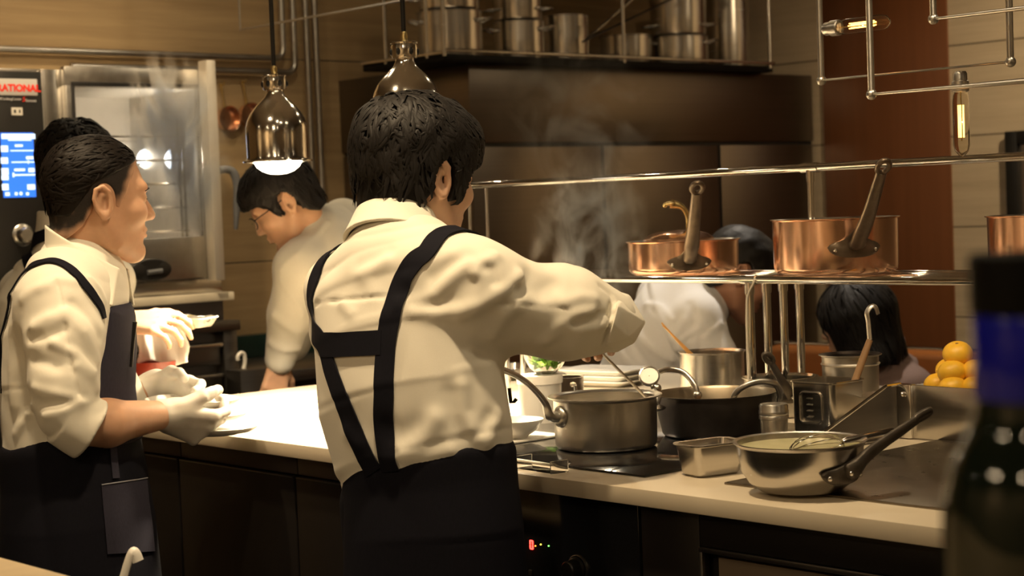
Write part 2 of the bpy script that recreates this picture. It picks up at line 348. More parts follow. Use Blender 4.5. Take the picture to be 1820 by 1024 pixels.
LEDR = emis('red led', (1, .03, .02), 9); LEDY = emis('amber led', (1, .6, .05), 6); LEDG = emis('green led', (.15, 1, .1), 5)
def seg7():
    m = MB(); c = atX(944.5, 968.5, XF-.001); w_, h_, t = .0032, .0072, .0011
    for lo, hi in (((-w_, h_-t), (w_, h_+t)), ((-w_, -h_-t), (w_, -h_+t)), ((-w_-t, .0004), (-w_+t, h_)), ((w_-t, .0004), (w_+t, h_)), ((-w_-t, -h_), (-w_+t, -.0004)), ((w_-t, -h_), (w_+t, -.0004))):
        m.box((-.001, lo[0], lo[1]), (.001, hi[0], hi[1]), .0002, c=c)
    return m
seg7().build('digit_display', LEDR, r)
for (x, y), m in (((951.5, 970.5), emis('orange led', (1, .2, .02), 6)), ((961, 968), LEDY), ((975, 970.5), LEDG)):
    MB().ball(atX(x, y, XF-.001), .0014, 10, 6).build('indicator_light', m, r)
c = atX(1028, 1010, XF)
kn = MB().lathe([(.020, 0), (.020, .006), (.0165, .008), (.0155, .026), (.0135, .028), (.001, .028)], c, 32, basis((0, 1, 0), (-1, 0, 0))).build('knob', BLACKM, r)
MB().lathe([(.0235, 0), (.0235, .003), (.0215, .0035)], c, 32, basis((0, 1, 0), (-1, 0, 0))).build('ring', STEELH, kn)
c = atX(944, 1018, XF); MB().box((-.003, -.004, -.005), (.001, .004, .005), .001, c=c).build('switch', GREYM, r)
r = cab(1.30, 1.998, 'dark cabinet under the right of the counter with framed beige inset', 0)
yA, yB = 1.868, 1.32
MB().box((XF-.002, 1.302, .12), (XF+.019, 1.40, ZC-.032), .002).box((XF-.002, yA, .12), (XF+.019, 1.995, ZC-.032), .002).box((XF-.002, 1.40, .835), (XF+.019, yA, ZC-.032), .002).build('face_frame', DARKP, r)
MB().box((XF-.006, 1.40, .826), (XF+.012, yA, .834), .001).box((XF-.006, yA-.008, .4), (XF+.012, yA, .826), .001).build('trim', GREYM, r)
MB().box((XF+.012, 1.40, .3), (XF+.02, yA-.026, .818), .001).build('inset_panel', mat('beige panel', (.16, .12, .08), .5), r)
r = cab(.74, 1.298, 'dark cabinet below the counter behind the wine bottle', 0)
MB().box((XF-.003, .745, .12), (XF+.019, 1.294, ZC-.032), .002).build('door', DARKP, r)
# back side panel of the island (guests' side)
o = MB().box((2.72, YR+.01, 0), (XB-.04, YL-.02, ZC-.029)).build('island_body', DARKB); tag(o, 'dark brown carcass of the island under the worktop, far side', 'island base')
# cooktop glass
cf = atZ(1150, 850, ZC); 
o = MB().box((2.112, 2.04, ZC), (2.78, 2.86, ZC+.004), .0015).build('induction_cooktop', BLACKGLASS); tag(o, 'black glass induction cooktop let into the worktop under the pans', 'cooktop')
# griddle with splash guard
gp = empty('steel_griddle', (2.135, 1.89, ZC), 'flat brushed steel griddle plate with upright splash guard at right of counter', 'griddle')
MB().box((2.135, .98, ZC), (2.735, 1.885, ZC+.004), .001).build('plate', GRIDM, gp)
YG = 1.968; GZ = 1.022
pl = MB().box((2.728, 1.0, ZC+.003), (2.734, YG-.03, GZ), .001).build('splash_guard', STEEL, gp)
MB().box((2.722, YG-.03, ZC+.002), (2.740, YG, GZ+.001), .002).build('post', SHINY, gp)
mb = MB(); V = [(2.734, YG, ZC+.002), (2.734, YG, GZ), (2.69, YG, GZ), (2.44, YG, ZC+.016), (2.44, YG, ZC+.002)]; V2 = [(x, y+.003, z) for x, y, z in V]
n = len(V); mb.add(V+V2, [tuple(range(n)), tuple(range(2*n-1, n-1, -1))] + [(i, (i+1) % n, n+(i+1) % n, n+i) for i in range(n)]); mb.build('side_wing', GREYM, gp, False)
MB().tube([(2.69, YG+.001, GZ), (2.44, YG+.001, ZC+.016)], .0035, 8).tube([(2.69, YG+.001, GZ), (2.734, YG+.001, GZ)], .0035, 8).build('wing_rim', SHINY, gp)
for z in (.945, 1.005): MB().ball((2.718, YG-.015, z), .005, 12, 8).build('bolt', SHINY, gp)
# ---- pass shelf: chrome rails on legs
XS, XS2 = 2.85, 3.09
SZ = 1.209
ps = empty('pass_shelf', (XS, 2.4, ZC), 'chrome tube pass shelf with upper rail standing on the counter under the copper pots', 'shelf')
YE, YE2 = 3.33, 1.2
barX = [XS, XS+.04, XS+.08, XS+.12, XS+.16, XS+.20, XS2]
for i, x in enumerate(barX):
    MB().tube([(x, YE2, SZ), (x, YE, SZ)], .0085 if i in (0, 6) else .006, 12).build('shelf_bar', CHROME, ps)
for y in (YE, 2.40): 
    MB().tube([(XS, y, SZ), (XS2, y, SZ)], .007, 10).build('cross_bar', CHROME, ps)
yleg = float(atX(1332, 505, XS)[1])
legx = [XS, XS+.055, XS+.11, XS+.165]
for i, x in enumerate(legx):
    MB().tube([(x, yleg, ZC), (x, yleg, SZ-.004)], .0085, 14).tube([(x, yleg, SZ-.03), (x, yleg, SZ-.006)], .0105, 14).build('leg', CHROME, ps)
    MB().tube([(x, YE, ZC), (x, YE, SZ)], .0075, 12).build('leg', CHROME, ps)
MB().tube(crom([(XS-.008, yleg-.022, SZ+.004), (XS-.012, yleg-.02, SZ-.008), (XS-.012, yleg-.006, SZ-.03), (XS-.012, yleg, SZ-.06), (XS-.0125, yleg+.001, SZ-.16), (XS-.012, yleg, SZ-.245)], 6), .0022, 8).build('cable', mat('white cable', (.6, .55, .45), .4), ps)
MB().lathe([(.0102, -.02), (.0102, .02)], (XS, yleg, SZ), 16, basis((1, 0, 0), (0, 1, 0)), True, True).build('clamp', CHROME, ps)
XR = XS+.16
q = atX(1440, 298, XR); RZ_ = float(q[2])
MB().tube([(XR, YE2, RZ_), (XR, float(atX(832, 328, XR)[1]), RZ_)], .0085, 14).build('upper_rail', CHROME, ps)
yq = float(q[1])
MB().tube([(XR, yq, SZ), (XR, yq, RZ_)], .0075, 12).build('rail_post', CHROME, ps)
MB().lathe([(.0108, -.022), (.0108, .022)], (XR, yq, RZ_), 16, basis((1, 0, 0), (0, 1, 0)), True, True).tube([(XR, yq, RZ_-.03), (XR, yq, RZ_)], .0098, 12).build('tee_joint', CHROME, ps)
ye = float(atX(833, 328, XR)[1])
for dx in (0, -.05, .06): MB().tube([(XR+dx, ye, SZ-.02), (XR+dx, ye, RZ_)], .004, 8).build('rail_post', STEELH, ps)
MB().tube([(XR-.05, ye, RZ_), (XR+.06, ye, RZ_)], .004, 8).tube([(XR-.05, ye, SZ-.02), (XR+.06, ye, SZ-.02)], .004, 8).tube([(XR, ye, SZ-.02), (XR, YE-.002, SZ)], .004, 8).build('end_frame', STEELH, ps)
# ---- back-of-room things: oven on stand, back counter, banquette
YO = 5.2
ov = empty('combi_oven', (2.95, YO, 1.1), 'stainless combi oven with blue touch screen and steamy glass door at left', 'oven')
z0 = 1.125; z1 = float(atY(60, 126, YO)[2])+.01
x0 = float(atY(-22, 300, YO)[0]); x1 = 3.34
xp = float(atY(82, 300, YO)[0])
# body is hollow: sides, top, bottom, back
xc0 = float(atY(122, 300, YO)[0])
MB().box((x0, YO+.03, z1-.03), (x1, YW-.05, z1), .004).box((x0, YO+.03, z0), (x1, YW-.05, z0+.05), .004).box((x0, YO+.03, z0+.05), (xc0-.012, YW-.05, z1-.03)).box((x1-.03, YO+.03, z0+.05), (x1, YW-.05, z1-.03)).box((xc0, YW-.08, z0+.05), (x1-.03, YW-.05, z1-.03)).build('body', STEEL, ov)
pn = MB().box((x0, YO+.004, z0+.02), (xp, YO+.03, z1-.012), .004).build('control_panel', BLACKM, ov)
MB().box((xp, YO+.002, z0+.01), (xp+.012, YO+.03, z1-.006), .003).box((xp+.012, YO+.012, z0+.01), (xc0, YO+.03, z1-.002), .003).build('front_trim', STEEL, ov)
# touch screen with drawn controls
SCRB = emis('blue screen', (.02, .18, .85), 1.5); SCRW = emis('screen white', (.75, .88, 1), 1.8)
YSN = YO+.002
def sbox(m, x0_, y0_, x1_, y1_, d=.0012):
    a = atY(x0_, y0_, YSN); b = atY(x1_, y1_, YSN)
    m.box((min(a[0], b[0]), YSN-d, min(a[2], b[2])), (max(a[0], b[0]), YSN+.003, max(a[2], b[2])))
m = MB(); sbox(m, 1, 236, 64, 350); scr = m.build('screen', SCRB, ov, False)
m = MB()
for bx in ((2, 238, 62, 247), (14, 248, 55, 250), (2, 259, 14, 270), (2, 280, 14, 291), (3, 299, 15, 311), (3, 312, 15, 320), (4, 327, 15, 338), (18, 267, 62, 268.6), (20, 287.5, 62, 289), (22, 310, 62, 312), (26, 257, 40, 261), (46, 278, 60, 283), (25, 300, 44, 304), (50, 299, 61, 306), (48, 328, 62, 337), (22, 307, 25, 315), (49, 285, 51, 291), (9, 342, 17, 348), (26, 342, 31, 347), (46, 342, 51, 347)): sbox(m, *bx, d=.0022)
m.ball(atY(37, 344, YSN), (.007, .002, .007), 14, 8)
m.build('screen_controls', SCRW, scr, False)
m = MB(); sbox(m, 20, 191, 40, 205, .002); m.build('key_plate', mat('white plastic', (.6, .58, .52), .4), ov, False)
m = MB(); sbox(m, 24, 195, 28, 201, .003); sbox(m, 33, 195, 36, 201, .003); m.build('key_symbols', BLACKM, ov, False)
# lettering
def text(s, c, size, m, parent, R, name='lettering', ext=.0008, align='CENTER', shear=0., bold=.0):
    cu = bpy.data.curves.new(name, 'FONT'); cu.body = s; cu.size = size; cu.extrude = ext; cu.align_x = align; cu.align_y = 'CENTER'; cu.shear = shear; cu.offset = bold
    t = bpy.data.objects.new(name, cu); COL.objects.link(t)
    M4 = Matrix.Identity(4)
    for i in range(3):
        for j in range(3): M4[i][j] = R[i][j]
    M4.translation = Vector(c); t.matrix_world = M4
    bpy.context.view_layer.update()
    me = bpy.data.meshes.new_from_object(t.evaluated_get(bpy.context.evaluated_depsgraph_get())); me.transform(M4)
    bpy.data.objects.remove(t); me.materials.clear(); me.materials.append(m)
    o = bpy.data.objects.new(name, me); COL.objects.link(o); o.parent = parent; o.matrix_parent_inverse = Matrix.Translation(-world_loc(parent)); return o
RT = np.stack([A3(1, 0, 0), A3(0, 0, 1), A3(0, -1, 0)], 1)
m = MB(); a = atY(-14, 139, YSN); b = atY(67, 170, YSN); m.box((a[0], YSN-.002, b[2]), (b[0], YSN+.003, a[2]), .002); badge = m.build('badge', mat('grey badge', (.45, .44, .42), .4), ov)
lc = atY(33, 157, YSN-.003); LR = mat('red lettering', (.75, .03, .015), .4)
text('RATIONAL', lc, .0305, LR, badge, RT, 'lettering', shear=.0, bold=.0012)
text('SelfCookingCenter', atY(16, 176, YSN-.001), .011, mat('pale lettering', (.5, .5, .5), .5), ov, RT, 'lettering')
text('5', atY(42, 177, YSN-.001), .022, LR, ov, RT, 'lettering', shear=.2)
text('Senses', atY(55, 179, YSN-.001), .014, mat('pale lettering', (.5, .5, .5), .5), ov, RT, 'lettering')
c = atY(40, 418, YO+.002); dl = MB().lathe([(.036, 0), (.036, .004), (.033, .006), (.026, .008), (.024, .03), (.020, .034), (.001, .034)], c, 40, basis((1, 0, 0), (0, -1, 0))).build('dial', STEEL, ov)
# cavity, racks
CAV = mat('oven cavity steel', (.62, .59, .54), .5, .6, .1)
zc0, zc1 = float(atY(130, 430, YO)[2]), float(atY(130, 152, YO)[2])
MB().box((xc0, YO+.06, zc0-.03), (xc0+.02, YW-.09, zc1+.02)).box((x1-.06, YO+.06, zc0-.03), (x1-.04, YW-.09, zc1+.02)).box((xc0+.02, YW-.1, zc0-.03), (x1-.06, YW-.085, zc1+.02)).box((xc0+.02, YO+.06, zc1), (x1-.06, YW-.1, zc1+.02)).box((xc0+.02, YO+.06, zc0-.03), (x1-.06, YW-.1, zc0-.01)).build('cavity', CAV, ov)
rkm = MB(); xr0 = float(atY(292, 300, YO+.2)[0])
for z in np.linspace(zc0+.02, zc1-.16, 5): rkm.tube([(xc0+.05, YO+.1, z), (x1-.08, YO+.1, z)], .004, 8).tube([(xc0+.05, YO+.4, z), (x1-.08, YO+.4, z)], .004, 8)
for x in (xc0+.06, xr0, x1-.09): rkm.tube([(x, YO+.1, zc0-.01), (x, YO+.1, zc1-.1)], .005, 8)
rkm.build('rack', SHINY, ov)
light('oven_lamp', 'POINT', (xr0+.06, YO+.22, (zc0+zc1)/2+.02), 16, size=.04, color=(1, .86, .66))
MB().lathe([(.001, 0), (.03, 0), (.034, .01), (.03, .02), (.001, .022)], (xr0+.05, YO+.42, (zc0+zc1)/2+.03), 24, basis((1, 0, 0), (0, -1, 0))).build('oven_bulb', emis('oven bulb', (1, .88, .7), 25), ov)
# door: frame and glass, edge bar, handle
dz0, dz1 = float(atY(130, 515, YO)[2])+.012, float(atY(130, 118, YO)[2])
xd1 = float(atY(357, 300, YO)[0])
gx0, gx1, gz0, gz1 = float(atY(134, 300, YO)[0]), xd1-.004, zc0, zc1
m = MB(); m.box((xc0-.004, YO-.012, gz1), (xd1, YO+.02, dz1), .003).box((xc0-.004, YO-.012, dz0), (xd1, YO+.02, gz0), .003).box((xc0-.004, YO-.012, gz0), (gx0, YO+.02, gz1), .003)
dr = m.build('door', STEELH, ov)
MB().box((gx0, YO-.002, gz0), (gx1, YO+.006, gz1)).build('glass', glass('oven door glass', (.9, .89, .86), .03, 1.15), dr)
MB().box((gx0-.008, YO-.016, gz1-.002), (gx1, YO-.010, gz1+.012), .002).box((gx0-.010, YO-.016, gz0), (gx0+.003, YO-.010, gz1), .002).build('seal', BLACKM, dr)
c = atY(268, 480, YO-.012); mm = MB(); mm.lathe([(.062, 0), (.062, .004), (.056, .008), (.001, .008)], (0, 0, 0), 40); mm.v = [(c[0]+x*1.25, c[1]-z, c[2]+y*.62) for x, y, z in mm.v]; mm.build('vent_cover', BLACKM, dr)
MB().tube([c+A3(-.02, -.012, -.008), c+A3(.035, -.014, -.004)], .008, 10).build('drain_lever', PLASTIC_G, dr)
# edge bar: the thick hinge-side profile that stands proud of the door
eb0 = atY(357, 107, YO-.05); eb1 = atY(378, 107, YO-.05); ebb = atY(385, 514, YO-.05)
MB().box((eb0[0]+.010, YO-.066, dz0-.01), (eb0[0]+.048, YO-.012, float(eb0[2])), .004).build('edge_profile', mat('satin steel profile', (.74, .69, .6), .42, .65, .05), dr)
hx = eb0[0]+.046; hz = float(atY(395, 296, YO-.06)[2]); hb = float(atY(420, 408, YO-.06)[2])
hp = crom([(hx, YO-.06, hz-.012), (hx+.03, YO-.062, hz-.010), (hx+.052, YO-.068, hz-.022), (hx+.062, YO-.072, hz-.065), (hx+.058, YO-.07, (hz+hb)/2-.03), (hx+.05, YO-.07, hb)], 8)
MB().tube(hp, list(np.interp(np.linspace(0, 1, len(hp)), [0, .3, .45, .8, 1], [.013, .014, .015, .013, .007])), 14).build('handle', PLASTIC_G, dr)
MB().box((x0-.02, YO-.025, z0-.028), (x1+.012, YW-.02, z0), .003).build('base_tray', mat('pale enamel', (.80, .73, .58), .45, 0), ov)
# oven stand with drawers
st = empty('oven_stand', (2.9, YO, 0), 'dark steel stand with drawer fronts under the oven', 'stand')
MB().box((x0-.02, YO+.0, 0), (x1-.02, YW-.02, z0-.03)).build('body', GREYM, st)
zt = float(atY(400, 570, YO-.05)[2])
MB().box((x0, YO-.06, zt-.035), (x1+.01, YO+.0, zt), .004).build('top_ledge', GREYM, st)
for k in range(2):
    z_ = zt-.075-k*.105
    dd = MB().box((x0, YO-.035, z_-.075), (x1-.06, YO, z_), .003).build('drawer', GREYM, st); MB().box((x0+.3, YO-.055, z_-.012), (x1-.06, YO-.035, z_), .003).build('handle', STEEL, dd)
MB().box((x1-.055, YO-.05, 0), (x1, YO, zt-.035), .003).build('post', GREYM, st)
# low back counter right of the stand, kettle hook etc.
bc = empty('back_counter', (3.8, 5.4, 0), 'dark back counter against the rear wall beside the oven stand', 'counter')
zq = float(atY(500, 660, 5.15)[2])
MB().box((x1+.02, 5.15, zq-.04), (XH-.003, YW-.002, zq), .004).build('top', GREYM, bc); MB().box((x1+.02, 5.2, 0), (XH-.003, YW-.002, zq-.041)).build('body', DARKP, bc)
o = MB().box((x1+.03, YW-.06, zq), (XH-.05, YW-.003, zq+.09), .004).build('upstand', mat('dark green glass', (.01, .03, .025), .2), bc)
c = atY(428, 640, 5.12); cp = crom([c+A3(-.012, 0, -.0), c+A3(-.012, 0, .012), c+A3(0, 0, .024), c+A3(.014, 0, .018), c+A3(.016, 0, -.01), c+A3(.006, 0, -.04)], 6)
o = MB().tube(cp, .007, 10).build('hook_handle', WHITEC); tag(o, 'small pale curved handle hooked on the dark back counter', 'handle')
bs = MB().box((c[0]-.05, 5.05, 0), (c[0]+.11, 5.14, c[2]-.03), .004).build('undercounter_unit', GREYM); tag(bs, 'narrow dark steel unit standing between oven stand and back counter', 'unit')
# orange banquette beyond the island
bq = empty('banquette', (5.3, 3.3, 0), 'orange leather banquette back behind the seated woman', 'banquette')
q = atX(1650, 626, 5.25); zq2 = float(q[2])
MB().box((5.25, 2.0, .42), (5.37, 4.4, zq2), .03, seg=4).build('backrest', ORANGEL, bq); MB().box((4.78, 2.0, .32), (5.245, 4.4, .46), .03, seg=4).build('seat', ORANGEL, bq); MB().box((4.82, 2.02, 0), (5.36, 4.38, .315)).build('base', DARKP, bq)
MB().tube([(5.31, 2.0, zq2+.004), (5.31, 4.4, zq2+.004)], .009, 10).build('top_trim', SHINY, bq)
# guests' bar in the foreground
gbar = empty('guest_bar', (.4, 1.4, 0), 'pale wooden guests bar along the lower left corner of the view', 'bar')
MB().box((-.9, -.6, .91), (1.018, 3.6, .95), .003).build('top', mat('pale wood bar top', (.72, .56, .34), .4, 0, .1, (3, 30, 30), 5), gbar)
MB().box((-.7, -.5, 0), (.92, 3.5, .909)).build('body', DARKP, gbar)
# ============================================================ THINGS ON THE COUNTER, LAMPS, RACK
def pan_prof(rb, rt, h, th=.0025, lip=.005, corner=.012):
    P = [(.001, 0), (rb-corner, 0)]
    for q in np.linspace(0, PI/2, 5)[1:]: P.append((rb-corner+corner*math.sin(q), corner-corner*math.cos(q)))
    P += [(rb+(rt-rb)*.55, h*.55), (rt, h-lip*.6), (rt+lip, h-.001), (rt+lip, h+.001), (rt+lip*.3, h+.001), (rt-th, h-.004), (rb-th+(rt-rb)*.5, h*.5), (rb-th, corner+.002), (rb-corner, th+.001), (.001, th+.001)]
    return P
def out_dir(deg):
    """horizontal unit vector: 0 = towards the viewer's side of the object, positive = to picture right"""
    base = math.atan2(-FWD[1], -FWD[0]); a = base+math.radians(deg); return A3(math.cos(a), math.sin(a), 0)
def cast_handle(c, r, zpl, az, tip, m, parent, foot_w=.05, foot_h=.02, th=.006, shaft=.0095, ring=.015, name='handle', rivets=True, flare=1.0, bend=.02, fat=None):
    """cast pan handle: riveted foot following the pan wall, shaft that narrows then ends in a hanging loop"""
    mb = MB(); o_ = out_dir(az); sd = np.cross(A3(0, 0, 1), o_)
    a0 = foot_w/r; N = 36; V = []; Fc = []; K = 14
    tipv = np.asarray(tip, float)-(np.asarray(c)+o_*r+A3(0, 0, zpl)); lean = float(tipv@o_)/max(.02, float(tipv[2])); slant = float(tipv@sd)/max(.02, float(tipv[2]))
    for i in range(N+1):
        s = -1+2*i/N; a = s*a0; rad = o_*math.cos(a)+sd*math.sin(a)
        top_ = foot_h*(.55*max(.02, 1-abs(s)**4)**.5+1.5*math.exp(-(abs(s)/.26)**1.5)); bot_ = -foot_h*(.85*max(.02, 1-abs(s)**3)**.5-.12*s*s); tt = th*max(.12, (1-abs(s)**4))**.5
        for k in range(K):
            q = 2*PI*k/K; z = (top_+bot_)/2+(top_-bot_)/2*math.cos(q); up_ = max(0, z-.45*foot_h)
            V.append(np.asarray(c)+rad*(r+.001+tt*(.35+.65*math.sin(q))+up_*lean*.8)+sd*up_*slant*.9+A3(0, 0, zpl+z))
    for i in range(N):
        for k in range(K): k2 = (k+1) % K; Fc.append((i*K+k, i*K+k2, (i+1)*K+k2, (i+1)*K+k))
    Fc.append(tuple(range(K))); Fc.append(tuple(N*K+k for k in range(K))); mb.add(V, Fc)
    root = np.asarray(c)+o_*(r+.003)+A3(0, 0, zpl)
    tip = np.asarray(tip, float); L = np.linalg.norm(tip-root); ax = unit(tip-root)
    p1 = root+tipv*.10+o_*.004; mid = (root+tip)/2+o_*bend-A3(0, 0, bend*.3)
    end = tip-ax*ring*1.2
    pts = crom([root, p1, root+(mid-root)*.6+o_*bend*.4, mid, mid+(end-mid)*.6, end], 7)
    t = np.linspace(0, 1, len(pts)); fat_ = fat or foot_h*.95; rad = np.interp(t, [0, .08, .20, .34, .6, .85, 1], [foot_h*.5, fat_*.8, fat_*.72, shaft*1.2, shaft*1.0, shaft*.85, shaft*.78])
    mb.tube(pts, list(rad), 14, flat=.62, up=np.cross(ax, sd))
    # loop
    n = sd; u = ax; v = unit(o_-u*(o_@u)); 
    # the loop lies in the plane of shaft and side so its hole shows from in front
    N2 = 28; lp = [tip + u*ring*1.25*math.cos(q)+n*ring*.8*math.sin(q) for q in np.linspace(0, 2*PI, N2, endpoint=False)]
    V = []; Fc = []
    for i in range(N2):
        tt = unit(lp[(i+1) % N2]-lp[i-1]); b = np.cross(tt, v)
        for k in range(8):
            q = 2*PI*k/8; V.append(lp[i]+v*.0052*math.cos(q)+b*.0056*math.sin(q))
    for i in range(N2):
        for k in range(8): k2 = (k+1) % 8; j = (i+1) % N2; Fc.append((i*8+k, i*8+k2, j*8+k2, j*8+k))
    mb.add(V, Fc)
    h = mb.build(name, m, parent, auto=60)
    if rivets:
        for s, dzr in ((-.72, -foot_h*.2), (.72, -foot_h*.2), (0, foot_h*.15)):
            a = s*a0; rad_ = o_*math.cos(a)+sd*math.sin(a); MB().ball(np.asarray(c)+rad_*(r+th+(.001 if s else .010))+A3(0, 0, zpl+dzr), .0042, 12, 8).build('rivet', SHINY, h)
    return h
def ellipse_px(xl, xr, D): return (xr-xl)/2/F*D
def depth_of(p): return float((np.asarray(p)-CAM)@FWD)
# ---- copper pans on the pass shelf
SZT = SZ+.0085
def copper_pan(xc_, X_, rpx, ytop, label, plate, tip, tipD, foot_w, foot_h):
    c = atX(xc_, 488, X_); c = atZ(xc_, px_y_at(xc_, X_, SZT), SZT); d = depth_of(c); r = rpx/F*d
    h = (float(atD(xc_, 488, d)[2])-0)*0
    ztop_ = float(atD(xc_, ytop, d)[2]); h = ztop_-SZT
    e = empty('copper_saucepan', c, label, 'saucepan', None)
    prof = pan_prof(r*.955, r*.965, h, .003, r*.035, .012)
    MB().lathe(prof[:10], c, 96).build('body', COPPER, e)
    MB().lathe([(p[0], p[1]) for p in prof[9:]], c, 96).build('lining', TIN, e)
    pz = atD(plate[0], plate[1], d-r)[2]-c[2]
    az = math.degrees(math.asin(max(-1, min(1, (plate[0]-xc_)/rpx)))-math.atan((xc_-910)/F))
    cast_handle(c, r*.96, float(pz), az, atD(*tip, tipD), IRON_BR, e, foot_w, foot_h, .007, .0142, .0145, bend=.008)
    return e, c, r, h
def px_y_at(x, X_, z):
    lo, hi = 300., 700.
    for _ in range(50):
        m_ = (lo+hi)/2
        if atX(x, m_, X_)[2] > z: lo = m_
        else: hi = m_
    return lo
IRON_BR = mat('bronzed iron handle', (.16, .12, .085), .36, .8, .25, (60, 60, 60), 5, .2, .08)
e, c, r, h = copper_pan(1215, 2.985, 102, 427, 'low copper saute pan with lid and upright iron handle, left on the pass shelf', (1226, 466), (1239, 334), 3.66, .050, .021)
ld = MB().lathe([(r*.60, h+.002), (r*.62, h+.0), (r*.62, h+.004), (r*.52, h+.014), (r*.36, h+.021), (.001, h+.024)], c+unit(A3(.3, 1, 0))*.018, 64).build('lid', COPPER, e)
k0 = c+A3(0, 0, h+.02); tipk = atD(1192, 362, depth_of(c)-.02); kk = crom([atD(1224, 408, depth_of(c)-.01), atD(1222, 385, depth_of(c)-.015), atD(1212, 368, depth_of(c)-.02), tipk], 7)
MB().tube(kk, list(np.interp(np.linspace(0, 1, len(kk)), [0, .6, 1], [.006, .006, .011])), 12).ball(tipk, (.014, .014, .006)).ball(tipk+A3(.012, -.004, -.003), .006).ball(tipk+A3(-.008, .010, -.003), .006).build('lid_handle', BRASS, ld)
e, c, r, h = copper_pan(1486, 2.985, 114, 388, 'tall polished copper saucepan with long iron handle on the pass shelf', (1521, 440), (1570, 296), 3.36, .056, .024)
e, c, r, h = copper_pan(1868, 2.985, 112, 381, 'copper saucepan at the right picture edge above the bottle', (1890, 430), (1935, 300), 3.0, .056, .024)
# ---- stainless saucepan with boiling sauce, front left on the cooktop
def saucepan(name, label, c, rb, rt, h, m, inner=None, lip=.005):
    e = empty(name, c, label, name.split('_')[-1])
    P = pan_prof(rb, rt, h, .003, lip); MB().lathe(P[:10], c, 96).build('body', m, e); MB().lathe(P[9:], c, 96).build('lining', inner or m, e); return e
ZG = ZC+.004
c1 = atZ(1078, 795, ZG); d1 = depth_of(c1)
h1 = float(atD(1078, 702, d1)[2])-ZG; r1 = 92/F*d1
e1 = saucepan('stainless_saucepan', 'deep stainless saucepan with long handle at front of the cooktop, beside the middle chef', c1, r1*.985, r1, h1, STEELH, STEEL, .010)
MB().lathe([(.001, h1*.62), (r1-.004, h1*.62)], c1, 48).build('sauce', mat('cream sauce', (.55, .50, .40), .25, 0, .08), e1)
mb = MB(); pl_ = atD(988, 742, d1-r1*.55); o_ = unit((pl_-c1)*A3(1, 1, 0))
hp = crom([c1+o_*(r1-.001)+A3(0, 0, pl_[2]-c1[2]), pl_+o_*.012+A3(0, 0, .004), atD(968, 715, d1-r1*.75), atD(945, 688, d1-r1*1.0), atD(918, 668, d1-r1*1.2), atD(880, 652, d1-r1*1.45)], 8)
mb.tube(hp, list(np.interp(np.linspace(0, 1, len(hp)), [0, .2, .35, .7, 1], [.016, .013, .0085, .008, .009])), 14, flat=.7)
Rz = basis(np.cross(A3(0, 0, 1), o_), o_); mb.lathe([(.001, .008), (.014, .008), (.020, .003), (.021, -.002)], c1+o_*r1+A3(0, 0, pl_[2]-c1[2]), 24, Rz)
hh = mb.build('handle', STEELH, e1, auto=60)
for s in (-1, 1): MB().ball(c1+o_*(r1+.009)+A3(0, 0, pl_[2]-c1[2])+np.cross(A3(0, 0, 1), o_)*.008*s, .0045, 12, 8).build('rivet', SHINY, hh)
# spoon standing in it, held by the middle chef
e = empty('spoon', atD(1140, 700, d1+.03), 'thin steel spoon handle slanting into the stainless saucepan', 'spoon')
sa, sb = atD(1066, 624, d1-.06), atD(1146, 704, d1+.02)
MB().tube([sa, sb, sb+(sb-sa)*.18], [.0026, .003, .003], 10).build('shaft', STEEL, e)
MB().ball(sb+(sb-sa)*.28, (.020, .014, .006)).build('bowl', STEEL, e)
# ---- black two-handled pan
c2 = atZ(1272, 772, ZG); d2 = depth_of(c2); r2 = 108/F*d2; h2 = float(atD(1272, 697, d2)[2])-ZG
e2 = saucepan('blackened_casserole', 'wide blackened casserole with two loop handles in the middle of the cooktop', c2, r2*.88, r2, h2, BLACKPAN, mat('worn pan inside', (.30, .25, .18), .35, .9, .2, (25, 25, 25), 5), .003)
MB().lathe([(.001, h2*.3), (r2*.9, h2*.3)], c2, 48).build('broth', mat('brown broth', (.10, .05, .02), .08), e2)
def loop_handle(pts, m, parent, rad=.006, name='loop_handle'):
    h_ = MB().tube(crom(pts, 8), rad, 12, flat=.8).build(name, m, parent)
    for p in (pts[0], pts[-1]): MB().ball(np.asarray(p), rad*1.5, 12, 8).build('rivet', m, h_)
    return h_
df, db = d2-r2*.8, d2+r2*.75
loop_handle([atD(1296, 742, df), atD(1298, 722, df-.012), atD(1312, 694, df-.025), atD(1345, 679, df-.03), atD(1376, 682, df-.02), atD(1386, 700, df+.03), atD(1384, 722, df+.04)], STEELH, e2)
loop_handle([atD(1240, 702, db-.02), atD(1234, 684, db-.015), atD(1214, 662, db), atD(1186, 657, db), atD(1162, 668, db-.04), atD(1168, 690, db-.05)], STEELH, e2)
# thermometer clipped on the rim
tm = empty('dial_thermometer', atD(1158, 676, d2-.03), 'round dial thermometer clipped between steel saucepan and black casserole', 'thermometer')
tc = atD(1154, 669, d2-.02); Rn = basis((0, 0, 1), unit(CAM-tc+A3(0, 0, 1.6)))
MB().lathe([(.001, -.006), (.019, -.006), (.0205, 0), (.0205, .004), (.0175, .0045)], tc, 32, Rn).build('case', SHINY, tm); MB().lathe([(.001, .003), (.0175, .003)], tc, 32, Rn).build('face', WHITEC, tm)
MB().tube([tc-Rn[:, 2]*.006, tc-Rn[:, 2]*.03+A3(.0, -.01, -.012), atD(1172, 705, d2-.06), atD(1168, 720, d2-.08)], .0045, 10).build('clip', STEELH, tm)
